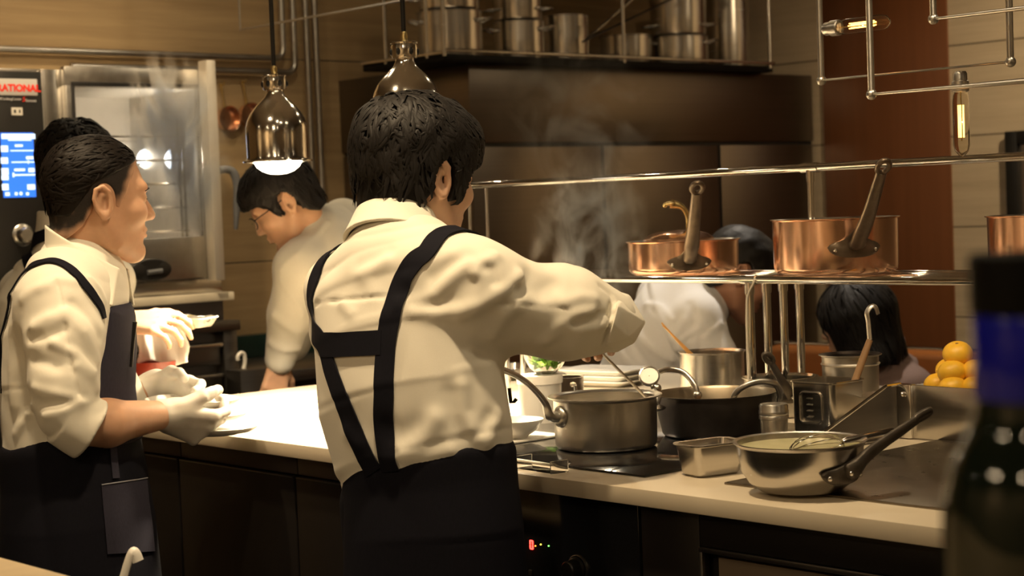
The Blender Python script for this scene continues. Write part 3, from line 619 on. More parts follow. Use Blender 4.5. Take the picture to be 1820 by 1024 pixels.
# ---- measuring pot with chopsticks
c3 = atZ(1268, 722, ZC); d3 = depth_of(c3); r3 = 57/F*d3; h3 = float(atD(1268, 624, d3)[2])-ZC
e3 = saucepan('steel_pot', 'cylindrical steel pot holding bamboo chopsticks, under the pass shelf', c3, r3, r3, h3, STEEL, STEEL, .004)
for k, (dx, lb) in enumerate(((0, 'bamboo chopstick leaning in the steel pot, upper of the pair'), (4, 'bamboo chopstick leaning in the steel pot, lower of the pair'))):
    a, b = atD(1176+dx*.4, 574+dx, d3-.02), atD(1222+dx, 626, d3-.01+.01*k)
    o = MB().tube([a, b, b+(b-a)*.9], [.0018, .003, .0035], 8).build('chopstick', BAMBOO); tag(o, lb, 'chopstick')
# ---- saute pan behind with upright handle
c4 = atZ(1388, 738, ZC); d4 = depth_of(c4); r4 = 63/F*d4; h4 = float(atD(1388, 669, d4)[2])-ZC
e4 = saucepan('saute_pan', 'steel saute pan with dark upright handle behind the black casserole', c4, r4*.97, r4, h4, STEELH, SHINY, .006)
cast_handle(c4, r4, h4*.55, 8, atD(1366, 637, d4-r4-.05), IRON, e4, .03, .014, .006, .0085, .010, rivets=True, bend=.012)
# ---- square bain-marie
bm_ = atZ(1473, 768, ZC)
def rrect(hx, hy, rr, n=6):
    P = []
    for cx_, cy_, a0 in ((hx-rr, hy-rr, 0), (-hx+rr, hy-rr, 90), (-hx+rr, -hy+rr, 180), (hx-rr, -hy+rr, 270)):
        for k in range(n): a = math.radians(a0+90*k/(n-1)); P.append((cx_+rr*math.cos(a), cy_+rr*math.sin(a)))
    return P
def rr_pan(name, label, cat, c, hx, hy, h, m, heading, taper=.9, lip=.006, rr=.02, th=.002):
    R = rotz(heading); e = empty(name, c, label, cat); mb = MB()
    rings = [(taper, 0, .7, -.006), (taper, .006, 1, 0), (1, h-.002, 1, 0), (1, h, 1, lip), (1, h+.0025, 1, lip), (1, h+.002, 1, -th), (taper, .008, 1, -th*1.5)]
    V = []; n = None
    for sc, z, _, off in rings:
        P = rrect(hx*sc+off, hy*sc+off, max(rr+off, .004)); n = len(P)
        V += [np.asarray(c)+R@A3(x, y, z) for x, y in P]
    Fc = [tuple(range(n-1, -1, -1))]
    for i in range(len(rings)-1):
        for k in range(n): k2 = (k+1) % n; Fc.append((i*n+k, i*n+k2, (i+1)*n+k2, (i+1)*n+k))
    Fc.append(tuple((len(rings)-1)*n+k for k in range(n)))
    mb.add(V, Fc).build('body', m, e, auto=50); return e, R
db_ = depth_of(bm_); hb_ = float(atD(1473, 676, db_)[2])-ZC
e5, R5 = rr_pan('square_container', 'square steel container holding a ladle, with stamped panel, right of the black casserole', 'container', bm_, .052, .052, hb_, STEEL, 0, .97, .003, .014)
mb = MB(); 
P_ = rrect(.026, .030, .010); lp = [bm_+A3(-.0525, x, hb_*.52+y) for x, y in P_]+[bm_+A3(-.0525, P_[0][0], hb_*.52+P_[0][1])]
mb.tube(lp, .0026, 8); mb.build('stamped_panel', STEEL, e5)
mb = MB()
for k in range(4): mb.tube([bm_+A3(-.0528, -.003, hb_*.52-.018+.012*k), bm_+A3(-.0528, .010, hb_*.52-.018+.012*k)], .0012, 6)
mb.build('level_marks', STEELH, e5)
# ladle
ld = empty('ladle', bm_+A3(0, 0, .05), 'hooked ladle with wooden grip standing in the square container', 'ladle')
p0, p1, p2, p3_ = atD(1520, 676, db_-.02), atD(1546, 604, db_-.02), atD(1541, 556, db_-.02), atD(1556, 546, db_-.02)
MB().tube([p0+(p0-p1)*.02, (p0+p1)/2, p1], [.0075, .0078, .0065], 12, flat=.75).build('grip', WOODH, ld)
MB().tube(crom([p1, p1+(p2-p1)*.7+A3(.001, 0, 0), p2, (p2+p3_)/2+A3(0, 0, .007), p3_, p3_+A3(.004, -.003, -.014)], 7), .0055, 10, flat=.45).build('hook', STEELH, ld)
MB().tube([p0, p0+(bm_+A3(0, 0, .03)-p0)*.8], .004, 8).ball(bm_+A3(0, 0, .032), (.028, .028, .018)).build('bowl', STEEL, ld)
# ---- tall round pot behind
c6 = atZ(1514, 742, ZC); d6 = depth_of(c6); r6 = 50/F*d6; h6 = float(atD(1514, 629, d6)[2])-ZC
e6 = saucepan('stock_pot', 'tall plain steel pot standing behind the square container', c6, r6*.97, r6, h6, STEELH, BLACKPAN, .006)
MB().lathe([(r6+.0005, h6-.022), (r6+.003, h6-.019), (r6+.0005, h6-.016)], c6, 48).build('bead', STEELH, e6)
# ---- spice shaker
c7 = atZ(1377, 793, ZG); d7 = depth_of(c7); h7 = float(atD(1377, 717, d7)[2])-ZG; r7 = 26/F*d7
e7 = empty('spice_shaker', c7, 'small steel shaker with screw lid in front of the black casserole', 'shaker')
MB().lathe([(.001, 0), (r7*.82, 0), (r7*.86, .003), (r7*.95, h7*.62), (r7*.93, h7*.64), (.001, h7*.64)], c7, 40).build('cup', STEELH, e7)
MB().lathe([(r7*.9, h7*.63), (r7*1.02, h7*.65), (r7*1.02, h7*.72), (r7*.98, h7*.74), (r7*1.02, h7*.76), (r7*1.02, h7*.84), (r7*.98, h7*.86), (r7*1.0, h7*.95), (r7*.92, h7), (.001, h7*1.0)], c7, 40).build('lid', STEELH, e7)
# ---- small rectangular pan
c8 = atZ(1264, 843, ZC); d8 = depth_of(c8)
e8, R8 = rr_pan('rectangular_pan', 'small empty rectangular steel pan on the stone worktop before the cooktop', 'pan', c8, .052, .034, float(atD(1264, 789, d8)[2])-ZC+.002, STEEL, math.radians(-12), .86, .005, .013)
# ---- round-bottomed saute pan with green soup and whisk
c9 = atZ(1424, 872, ZC+.004); d9 = depth_of(c9); r9 = 112/F*d9; h9 = float(atD(1424, 783, d9)[2])-ZC-.004
e9 = empty('rounded_saute_pan', c9, 'rounded steel pan of pale soup with dark handle, front right on the counter', 'pan')
prof = [(.001, 0), (r9*.52, 0), (r9*.66, .003), (r9*.82, h9*.20), (r9*.93, h9*.42), (r9*.985, h9*.7), (r9, h9*.93), (r9+.006, h9), (r9+.006, h9+.0015), (r9-.001, h9), (r9*.965, h9*.7), (r9*.90, h9*.42), (r9*.78, h9*.2), (r9*.6, .006), (.001, .005)]
MB().lathe(prof[:9], c9, 96).build('body', STEEL, e9); MB().lathe(prof[8:], c9, 96).build('lining', STEEL, e9)
MB().lathe([(.001, h9*.89), (r9*.985, h9*.89)], c9, 64).build('soup', mat('pale green soup', (.50, .47, .27), .22, 0, .1, (40, 40, 40), 4, .1), e9)
cast_handle(c9, r9*.97, h9*.46, 33, atD(1640, 738, d9-.03), IRON, e9, .040, .018, .007, .0105, .011, bend=-.004, fat=.022)
wk = empty('whisk', atD(1485, 795, d9), 'steel whisk resting in the pan of pale soup, handle to the right', 'whisk')
wa, wb = atD(1496, 788, d9-.01), atD(1586, 772, d9+.05)
MB().tube([wa, wa+(wb-wa)*.1, wa+(wb-wa)*.85, wb], [.006, .0085, .0105, .0105], 16).build('handle', SHINY, wk)
MB().ball(wb, (.0105, .0105, .0105)).build('end_cap', BLACKM, wk)
dirw = unit(wa-wb); sidew = unit(np.cross(dirw, A3(0, 0, 1))); upw = np.cross(sidew, dirw)
for k in range(5):
    q = PI*k/5; n = sidew*math.cos(q)+upw*math.sin(q)
    P = [wa+dirw*(.105*(1-math.cos(t))/2*1.0)+n*.022*math.sin(t)*(1 if True else 0) for t in np.linspace(0, PI, 9)]
    P2 = [wa+dirw*(.105*(1-math.cos(t))/2)-n*.022*math.sin(t) for t in np.linspace(PI, 0, 9)]
    MB().tube(P+P2[1:], .0009, 6).build('wire', SHINY, wk)
# ---- items lit behind the middle chef
tb = empty('white_tub', atZ(952, 752, ZC), 'white tub beneath the glass bowl of green leaves', 'tub')
ct = atZ(962, 752, ZC); dt = depth_of(ct)
MB().lathe([(.001, 0), (.040, 0), (.043, .003), (.047, .100), (.0485, .102), (.0455, .102), (.042, .006), (.001, .004)], ct, 48).build('body', WHITEC, tb); zt_ = .105
MB().lathe([(.0488, .086), (.0495, .096), (.0488, .1035), (.001, .1045)], ct, 48).build('lid', WHITEC, tb)
gb = empty('glass_bowl', ct+A3(0, 0, .105), 'glass bowl of green leaves glowing under the middle chef arm', 'bowl')
cg = ct+A3(.010, -.010, .1055)
MB().lathe([(.001, 0), (.020, 0), (.034, .012), (.045, .032), (.049, .05), (.0475, .05), (.043, .033), (.032, .014), (.019, .003), (.001, .003)], cg, 48).build('body', GLASSM, gb)
mb = MB()
for k in range(70):
    a = RNG.uniform(0, 2*PI); rr_ = math.sqrt(RNG.uniform(0, 1))*.034; z = RNG.uniform(.016, .052); rr_ = min(rr_, .02+z*.4)
    Rl = basis(RNG.normal(size=3), RNG.normal(size=3)+A3(0, 0, .6)); L_ = RNG.uniform(.010, .019); W_ = L_*.42
    p = cg+A3(rr_*math.cos(a), rr_*math.sin(a), z)
    V = []; 
    for i in range(7):
        s = i/6; ww = W_*math.sin(PI*min(1, s*.9+.05)); cu = .25*L_*(s-.5)**2
        for j in (-1, 0, 1): V.append(p+Rl@A3((s-.5)*2*L_, j*ww, cu+abs(j)*.25*ww))
    V2 = [v-Rl[:, 2]*.0006 for v in V]
    Fq = [(i*3+j, i*3+j+1, i*3+j+4, i*3+j+3) for i in range(6) for j in (0, 1)]
    mb.add(V+V2, Fq+[tuple(21+q for q in reversed(f)) for f in Fq])
lv = mb.build('leaves', LEAFM, gb); lv['kind'] = 'stuff'
jr = empty('clear_jar', atZ(1012, 742, ZC), 'clear plastic measuring jug beside the white tub', 'jug')
cj = atZ(1012, 742, ZC); MB().lathe([(.001, 0), (.030, 0), (.032, .003), (.034, .088), (.0355, .09), (.0325, .089), (.0305, .005), (.001, .004)], cj, 40).build('body', CLEAR, jr)
loop_handle([cj+out_dir(15)*.033+A3(0, 0, .075), cj+out_dir(15)*.05+A3(0, 0, .074), cj+out_dir(15)*.052+A3(0, 0, .04), cj+out_dir(15)*.033+A3(0, 0, .03)], CLEAR, jr, .004, 'handle')
cw = atZ(916, 778, ZC+.0095); wbm = MB().lathe([(.001, 0), (.024, 0), (.026, .004), (.045, .016), (.056, .034), (.0565, .036), (.0545, .036), (.043, .02), (.001, .008)], cw, 56).build('white_bowl', WHITEC); tag(wbm, 'footed white bowl on the white board beside the middle chef', 'bowl')
wb0 = atZ(986, 783, ZC); o = MB().box((wb0[0]-.2, wb0[1]+.004, ZC+.0045), (wb0[0]+.03, wb0[1]+.30, ZC+.0095), .002).build('white_board', mat('white board', (.8, .77, .7), .35)); tag(o, 'thin white board on the worktop left of the stainless saucepan', 'board')
o.location.z = .0
# acrylic holder with a white rod at the counter front
ah = empty('acrylic_stand', atZ(940, 832, ZC), 'little clear acrylic stand with white rod at the counter edge beside the chef', 'stand')
pa, pb = atZ(918, 833, ZC), atZ(982, 843, ZC); ax_ = unit(pb-pa); nn = np.cross(A3(0, 0, 1), ax_)
m = MB()
for p in (pa, pb): 
    R = np.stack([ax_, nn, A3(0, 0, 1)], 1); m.box((-.0012, -.004, 0), (.0012, .035, .022), .0005, R, p)
m.box((0, .0, .0), (np.linalg.norm(pb-pa), .035, .0015), .0004, R, pa); m.build('body', CLEAR, ah)
MB().tube([pa+A3(0, 0, .016), pb+A3(0, 0, .016)], .0025, 10).build('rod', WHITEC, ah)
# trays behind
for k in range(3):
    cq = atZ(1075, 683, ZC+.001)+A3(0, 0, .0135*k); o = rr_pan('white_tray', ('lowest', 'middle', 'topmost')[k]+' of three white trays stacked at the back of the counter', 'tray', cq, .07, .10, .012, WHITEC, .2, .9, .006, .02)[0]; o['group'] = 'white trays at the back'
# steel gastro pan at the back, and folded towel
cq = atZ(905, 672, ZC); e_, _ = rr_pan('steel_tray', 'shallow steel tray in the glare behind the white tub', 'tray', cq, .09, .07, .03, STEEL, .1, .92, .006, .02)
# ---- citrus rack
zf = float(atX(1667, 684, 2.83)[2]); zt2 = zf-.0245
rc = empty('wire_rack', atX(1680, 680, 2.9), 'wire rack carrying the yellow citrus behind the splash guard', 'rack')
mb = MB(); rx0, rx1, ry0, ry1 = 2.765, 3.075, 1.55, 2.12
for x in np.arange(rx0, rx1+.001, .0125): mb.tube([(x, ry0, zt2), (x, ry1, zt2)], .0014, 6)
for y in (ry0, (ry0+ry1)/2, ry1): mb.tube([(rx0, y, zt2-.003), (rx1, y, zt2-.003)], .002, 6)
mb.build('grid', STEELH, rc)
for x, y in ((rx0, ry0), (rx0, ry1), (rx1, ry0), (rx1, ry1)): MB().tube([(x, y, ZC), (x, y, zt2)], .003, 8).build('leg', STEELH, rc)
def citrus(p, label, r=.0262):
    mb = MB(); V0 = []; n, mg = 32, 20
    prof = [(r*math.sin(PI*i/mg)*(1+.04*math.sin(PI*i/mg)), -r*.88*math.cos(PI*i/mg)+(0.003*math.exp(-((i-mg)/1.6)**2)*-1)) for i in range(mg+1)]; prof[0] = (1e-4, prof[0][1]); prof[-1] = (1e-4, prof[-1][1])
    e = empty('citrus_fruit', p, label, 'citrus', 'yellow citrus piled on the wire rack')
    R = basis(RNG.normal(size=3), A3(RNG.normal()*.15, RNG.normal()*.15, 1))
    MB().lathe(prof, p, n, R).build('fruit', CITRUS, e); MB().ball(np.asarray(p)+R@A3(0, 0, r*.88-.003), (.0035, .0035, .0015), 10, 6).build('stem_scar', WOODH, e)
for (x, y), lb in (((1667, 684), 'yellow citrus at the left end of the bottom row on the rack'), ((1694, 690), 'yellow citrus in front of the bottom row, half behind the splash guard'), ((1733, 690), 'orange-toned citrus low at the right of the pile')): citrus(atZ(x, y, zf), lb)
citrus(atD(1693, 662, depth_of(atZ(1690, 688, zf))-.005), 'yellow citrus in the middle of the pile, below the top one', .027); citrus(atD(1688, 658, depth_of(atZ(1690, 688, zf))+.045), 'yellow citrus hidden behind the middle one of the pile', .026); citrus(atD(1735, 660, depth_of(atZ(1733, 690, zf))+.02), 'yellow citrus at the right of the pile beside the bottle', .026)
citrus(atD(1702, 629, depth_of(atZ(1690, 688, zf))+.01), 'yellow citrus on top of the pile', .0272)
# ---- heat lamps
def heat_lamp(px_, py_bulb, D, label, pw):
    c = atD(px_, py_bulb, D)            # centre of the rim
    e = empty('heat_lamp', c, label, 'lamp', 'chrome heat lamps over the counter')
    prof = [(.081, 0), (.084, .0), (.084, .003), (.076, .006), (.0745, .012), (.0750, .062), (.0745, .084), (.0705, .100), (.062, .117), (.050, .132), (.037, .145), (.026, .156), (.0210, .166), (.0203, .172), (.027, .173), (.028, .176), (.0285, .196), (.027, .205), (.0255, .206), (.012, .2065), (.001, .2065)]
    sh = MB().lathe(prof, c, 72).build('shade', SHADE, e)
    MB().lathe([(.078, .002), (.071, .010), (.071, .06), (.067, .09), (.046, .122), (.022, .145)], c, 48).build('reflector', mat('lamp reflector', (.9, .85, .75), .25, 1), sh)
    for k in range(6):
        a = 2*PI*k/6+.4; MB().ball(c+A3(math.cos(a)*.0275, math.sin(a)*.0275, .187), (.0055, .0055, .008), 12, 8).build('vent_hole', BLACKM, sh)
    MB().lathe([(.030, .204), (.0305, .207), (.028, .209)], c, 32).build('collar', CHROME, e)
    MB().lathe([(.001, .232), (.006, .231), (.008, .222), (.007, .214), (.010, .2065)], c, 20).build('cord_grip', BRASS, e)
    MB().tube([c+A3(0, 0, .228), A3(c[0], c[1], 2.745)], .0055, 10).build('cord', BLACKM, e)
    MB().lathe([(.001, -.030), (.02, -.0285), (.038, -.022), (.051, -.012), (.058, .0), (.058, .012), (.03, .08)], c, 40).build('bulb', BULBE, e)
    light('heat_lamp_light', 'SPOT', c+A3(0, 0, -.034), pw, c+A3(0, 0, -1), color=(1, .80, .53), size=.055, angle=120, blend=.45)
BULBE = emis('heat bulb', (1, .84, .6), 14)
heat_lamp(494, 288, 4.25, 'nearer-to-view chrome heat lamp hanging on a black cord at left of the middle chef', 165)
heat_lamp(725, 245, 3.86, 'chrome heat lamp mostly hidden behind the middle chef head', 150)
# ---- conduit light frame with filament bulbs
def conduit(label, pts):
    e = empty('conduit_frame', pts[0], label, 'light frame', 'bent conduit of the hanging light')
    MB().tube(pts, .0062, 12).build('conduit', STEELH, e)
    for p in pts[1:-1]: MB().ball(p, .0095, 14, 10).build('elbow', STEELH, e)
    return e
XA = 2.673
a0, a1 = atX(1460, 143, XA), atX(1796, 108, XA)
eA = conduit('hanging conduit frame that carries both filament bulbs', [A3(XA, a0[1], 2.745), a0, A3(XA, a1[1], a0[2]), A3(XA, a1[1], 2.745)])
XB2 = 2.50; b0 = atX(1549, 168, XB2); eB = conduit('lower empty conduit bend hanging before the wood panel', [A3(XB2, b0[1], 2.745), b0, A3(XB2, b0[1]-.5, b0[2])])
XC2 = 2.60; c0_ = atX(1659, 34, XC2); eC = conduit('highest conduit bend at the top right', [A3(XC2, c0_[1], 2.745), c0_, A3(XC2, c0_[1]-.5, c0_[2])])
FIL = emis('glowing filament', (1, .40, .08), 8)
def bulb(p, ax, label):
    """tubular filament bulb from socket p along ax"""
    e = empty('filament_bulb', p, label, 'bulb', 'tubular filament bulbs'); ax = unit(ax); R = basis((.3, .5, .2), ax)
    MB().lathe([(.001, -.004), (.010, -.004), (.0125, .0), (.0125, .012), (.015, .014), (.015, .030), (.013, .032), (.001, .032)], p, 24, R).build('socket', STEELH, e)
    MB().lathe([(.009, .030), (.013, .038), (.0145, .050), (.0145, .125), (.012, .136), (.006, .143), (.001, .146), (.001, .1452), (.0055, .142), (.0113, .1355), (.0138, .125), (.0138, .050), (.0123, .038), (.0085, .0305)], p, 28, R).build('envelope', BULBGLASS, e)
    mb = MB()
    for k in range(5):
        a = 2*PI*k/5; o_ = A3(math.cos(a)*.0048, math.sin(a)*.0048, 0); mb.tube([p+R@(o_+A3(0, 0, .055)), p+R@(o_+A3(0, 0, .112))], .0011, 6)
    mb.build('filament', FIL, e)
    MB().tube([p+R@A3(0, 0, .03), p+R@A3(0, 0, .118)], .0012, 6).build('support', BRASS, e)
    light('filament_light', 'POINT', p+R@A3(0, 0, .085), 1.6, size=.002, color=(1, .6, .25))
pB = A3(XA, float(atX(1706, 117, XA)[1]), a0[2]); bulb(pB+A3(0, 0, -.012), (0, 0, -1), 'upright hanging filament bulb at right, before the stone wall')
zb1 = float(atX(1460, 53, XA)[2]); bulb(A3(XA, a0[1]-.014, zb1), (0, -1, .0), 'filament bulb lying sideways on the conduit, before the wood panel')
# ---- pots on the rack
def rack_pot(px_, rpx, Yc, h, label, handles=True, top=None, name='stock_pot'):
    c = A3(float(atY(px_, 70, Yc)[0]), Yc, RZ+.001); d = depth_of(c); r = rpx/F*d
    e = empty(name, c, label, 'pot', 'steel pots on the rack'); P = pan_prof(r*.99, r, h, .003, .004); MB().lathe(P, c, 64).build('body', STEEL, e)
    if handles:
        for sgn in (1, -1):
            o_ = out_dir(72*sgn); t_ = np.cross(A3(0, 0, 1), o_); z = h*.78
            loop_handle([c+o_*r+t_*.035+A3(0, 0, z), c+o_*(r+.03)+t_*.03+A3(0, 0, z+.008), c+o_*(r+.042)+A3(0, 0, z+.01), c+o_*(r+.03)-t_*.03+A3(0, 0, z+.008), c+o_*r-t_*.035+A3(0, 0, z)], SHINY, e, .005)
    if top:
        z = h+.003; e2_ = empty(name, c+A3(0, 0, z), top, 'pot', 'steel pots on the rack'); P = pan_prof(r*.93, r*.96, .16, .003, .004); MB().lathe(P, c+A3(0, 0, z), 64).build('body', STEEL, e2_)
        for sgn in (1, -1):
            o_ = out_dir(70*sgn); t_ = np.cross(A3(0, 0, 1), o_); r_ = r*.95; zz = z+.045
            loop_handle([c+o_*r_+t_*.035+A3(0, 0, zz), c+o_*(r_+.035)+t_*.03+A3(0, 0, zz), c+o_*(r_+.045)+A3(0, 0, zz), c+o_*(r_+.035)-t_*.03+A3(0, 0, zz), c+o_*r_-t_*.035+A3(0, 0, zz)], SHINY, e2_, .005)
YM = 5.18
rack_pot(800, 58, 5.16, .18, 'big steel pot at the left end of the rack', top='steel pot stacked on the big left pot')
rack_pot(922, 46, 5.15, .155, 'steel pot second from left on the rack', top='steel pot stacked on the second pot from left')
rack_pot(1005, 42, 5.15, .19, 'steel pot third from left on the rack', False)
rack_pot(1112, 46, 5.20, .13, 'dim steel pot behind the saucepan handles on the rack', False)
rack_pot(1206, 52, 5.12, .125, 'squat steel pot right of centre on the rack', True, top='steel pot nested in the squat one on the rack')
rack_pot(1293, 40, 5.22, .36, 'tall steel cylinder pot at the right end of the rack', False, name='stock_pot')
for (a, b), lb in ((((1040, 72), (1128, -6)), 'long pale saucepan handle sticking out over the rack'), (((1038, 74), (1215, -12)), 'dark long pan handle slanting across the pots on the rack')):
    k = 4.975 if lb[5] == 'p' else 4.95
    p = atY(*a, k); q = atY(*b, k); e = empty('frying_pan', q, lb, 'pan', None)
    if lb[0] == 'd': p = atY(1036, 74, k)
    cpan = q+unit(q-p)*.11+(A3(-.05, .10, .12) if lb[5] == 'p' else A3(.1, .06, .0)); mm = STEELH if lb[5] == 'p' else BLACKPAN
    MB().tube([p, p+(q-p)*.5, q], [.008, .0065, .009], 10, flat=.6).build('handle', mm, e)
    MB().lathe(pan_prof(.08, .105, .045), cpan-A3(0, 0, .02), 40).build('body', mm, e)
# ---- wine bottle in the foreground
BD = .75; ax0 = atD(1846, 600, BD); bx, by = float(ax0[0]), float(ax0[1]); zz = lambda y: float(atD(1846, y, BD)[2])
bo = empty('wine_bottle', (bx, by, .95), 'dark out-of-focus wine bottle with blue collar at the right edge', 'bottle')
k = BD/F
prof = [(.001, .951), (172*k, .951), (177*k, .956), (177*k, zz(960)), (176*k, zz(905)), (172*k, zz(875)), (165*k, zz(846)), (154*k, zz(818)), (140*k, zz(790)), (127*k, zz(763)), (118*k, zz(735)), (113.5*k, zz(705)), (112*k, zz(670)), (112*k, zz(470)), (112*k, zz(460))]
DG = mat('dark green bottle glass', (.003, .006, .004), .05, 0, .1, spec=.3); 
MB().lathe(prof, (bx, by, 0), 96).build('glass', DG, bo)
MB().lathe([(113.5*k, zz(706)), (116*k, zz(700)), (116*k, zz(560)), (113.5*k, zz(556))], (bx, by, 0), 96).build('blue_collar', mat('blue foil', (.002, .004, .21), .18, .0, .2, spec=.2), bo)
MB().lathe([(113*k, zz(556)), (118*k, zz(552)), (120*k, zz(470)), (118*k, zz(452)), (110*k, zz(447)), (.001, zz(446))], (bx, by, 0), 96).build('capsule', mat('black foil', (.002, .002, .002), .5, spec=.06), bo)
# hooked handle lower left, clipped on the bar edge
hk = empty('hooked_utensil', atD(222, 1030, 2.45), 'white hooked handle poking up at the lower left before the chef apron', 'utensil')
ha = [atD(205, 1120, 2.5), atD(212, 1060, 2.5), atD(224, 1012, 2.5), atD(234, 984, 2.5), atD(240, 984, 2.5), atD(246, 998, 2.5)]
MB().tube(crom(ha, 7), .0085, 12, flat=.6).build('shaft', WHITEC, hk)
pbar = A3(1.012, float(ha[0][1]), .94); MB().tube(crom([ha[0], ha[0]+A3(-.05, 0, -.03), pbar+A3(.006, 0, .006), pbar+A3(-.02, 0, .014)], 6), .006, 10).build('clip', WHITEC, hk)
# ============================================================ IMPLICIT-SURFACE MODELLING FOR FIGURES
f32 = np.float32
def smin(a, b, k):
    h = np.clip(.5+.5*(b-a)/k, 0, 1); return b+(a-b)*h - k*h*(1-h)
def smax(a, b, k): return -smin(-a, -b, k)
def S_cap(p, a, b, r1, r2=None):
    a = np.asarray(a, f32); b = np.asarray(b, f32); r2 = r1 if r2 is None else r2
    ab = b-a; t = np.clip(((p-a)@ab)/(ab@ab+1e-9), 0, 1).astype(f32)
    return np.linalg.norm(p-a-t[:, None]*ab, axis=1)-(r1+(r2-r1)*t)
def S_ell(p, c, r, R=None):
    q = p-np.asarray(c, f32)
    if R is not None: q = q@np.asarray(R, f32)
    r = np.asarray(r, f32); k0 = np.linalg.norm(q/r, axis=1); k1 = np.linalg.norm(q/(r*r), axis=1)
    return k0*(k0-1)/(k1+1e-6)
def S_chain(p, pts, rad, k=0.0):
    d = None
    for i in range(len(pts)-1):
        e = S_cap(p, pts[i], pts[i+1], rad[i], rad[i+1]); d = e if d is None else (smin(d, e, k) if k else np.minimum(d, e))
    return d
def S_loft(p, secs):
    """secs: (centre, lateral axis, front axis, half lateral, half depth) - elliptical sections joined along the spine"""
    best = None
    for s0, s1 in zip(secs[:-1], secs[1:]):
        c0, c1 = np.asarray(s0[0], f32), np.asarray(s1[0], f32); ab = c1-c0; L2 = ab@ab
        tr = ((p-c0)@ab)/L2; t = np.clip(tr, 0, 1).astype(f32)[:, None]
        ax = np.asarray(s0[1], f32)*(1-t)+np.asarray(s1[1], f32)*t; ay = np.asarray(s0[2], f32)*(1-t)+np.asarray(s1[2], f32)*t
        q = p-(c0+t*ab); u = (q*ax).sum(1); v = (q*ay).sum(1); w_ = (tr-t[:, 0])*np.sqrt(L2)
        rx = (s0[3]*(1-t)+s1[3]*t)[:, 0]; ry = (s0[4]*(1-t)+s1[4]*t)[:, 0]; rz = np.minimum(rx, ry)*.6
        k0 = np.sqrt((u/rx)**2+(v/ry)**2+(w_/rz)**2); k1 = np.sqrt((u/rx**2)**2+(v/ry**2)**2+(w_/rz**2)**2)
        d = k0*(k0-1)/(k1+1e-6); d = np.where(k0 < .05, -np.minimum(rx, ry)*.9, d)
        best = d if best is None else np.minimum(best, d)
    return best
def S_polyd(p, pts):
    """unsigned distance to a polyline"""
    d = None
    for a, b in zip(pts[:-1], pts[1:]):
        e = S_cap(p, a, b, 0); d = e if d is None else np.minimum(d, e)
    return d
def noise3(p, f, seed=0):
    """smooth sum-of-sines noise, about -1..1"""
    r = np.random.default_rng(seed); o = 0
    for i in range(5):
        v = r.normal(size=3); v /= np.linalg.norm(v); o = o+np.sin((p@(v*f*(.7+.25*i)).astype(f32))+r.uniform(0, 6.3)+1.3*np.sin(p@(r.normal(size=3)*f*.35).astype(f32)))
    return o/3
def sdf_mesh(fn, lo, hi, h, margin=.012, proj=1):
    lo = np.asarray(lo, float); hi = np.asarray(hi, float); B = 8
    nb = np.maximum(1, np.ceil((hi-lo)/(h*B)).astype(int)); N = nb*B
    g = [lo[i]+(np.arange(nb[i])+.5-.5/B)*h*B for i in range(3)]
    bc = np.stack(np.meshgrid(*g, indexing='ij'), -1).reshape(-1, 3).astype(f32)
    bd = np.concatenate([fn(c) for c in np.array_split(bc, max(1, len(bc)//200000))])
    act = np.abs(bd) < h*B*.9+margin
    vals = np.where(bd > 0, 1, -1).astype(f32).reshape(nb)
    vals = np.repeat(np.repeat(np.repeat(vals, B, 0), B, 1), B, 2)
    idx = np.argwhere(act.reshape(nb))
    loc = np.stack(np.meshgrid(*[np.arange(B)]*3, indexing='ij'), -1).reshape(-1, 3)
    for ch in np.array_split(idx, max(1, len(idx)//600)):
        nodes = (ch[:, None, :]*B+loc[None]).reshape(-1, 3); d = fn((lo+nodes*h).astype(f32)); vals[nodes[:, 0], nodes[:, 1], nodes[:, 2]] = d
    ins = vals < 0; cnt = np.zeros(tuple(N-1), np.uint8)
    sl = lambda o: tuple(slice(o[i], N[i]-1+o[i]) for i in range(3))
    corners = [(a, b, c) for a in (0, 1) for b in (0, 1) for c in (0, 1)]
    for o in corners: cnt += ins[sl(o)]
    cells = np.argwhere((cnt > 0) & (cnt < 8)); vid = np.full(tuple(N-1), -1, np.int32); vid[tuple(cells.T)] = np.arange(len(cells))
    cv = np.stack([vals[tuple((cells+np.array(o)).T)] for o in corners], 1)
    acc = np.zeros((len(cells), 3)); n = np.zeros(len(cells))
    for i, a in enumerate(corners):
        for j, b in enumerate(corners):
            if j > i and sum(abs(x-y) for x, y in zip(a, b)) == 1:
                m_ = (cv[:, i] < 0) != (cv[:, j] < 0); t = cv[m_, i]/(cv[m_, i]-cv[m_, j])
                acc[m_] += np.array(a)+t[:, None]*(np.array(b)-np.array(a)); n[m_] += 1
    V = lo+(cells+acc/n[:, None])*h
    Q = []
    for ax in range(3):
        o = [0, 0, 0]; o[ax] = 1; a = ins[tuple(slice(0, N[i]-o[i]) for i in range(3))]; b = ins[tuple(slice(o[i], N[i]) for i in range(3))]
        e = np.argwhere(a != b); u, v = [(1, 2), (2, 0), (0, 1)][ax]
        ok = (e[:, u] > 0) & (e[:, v] > 0) & (e[:, u] < N[u]-1) & (e[:, v] < N[v]-1); e = e[ok]
        flip = a[tuple(e.T)]
        def cid(du, dv): c = e.copy(); c[:, u] -= du; c[:, v] -= dv; return vid[tuple(c.T)]
        q = np.stack([cid(1, 1), cid(0, 1), cid(0, 0), cid(1, 0)], 1); q[~flip] = q[~flip][:, ::-1]; Q.append(q)
    Q = np.concatenate(Q); Q = Q[(Q >= 0).all(1)]
    for _ in range(proj): V = V - project_step(fn, V, h)
    return V, Q
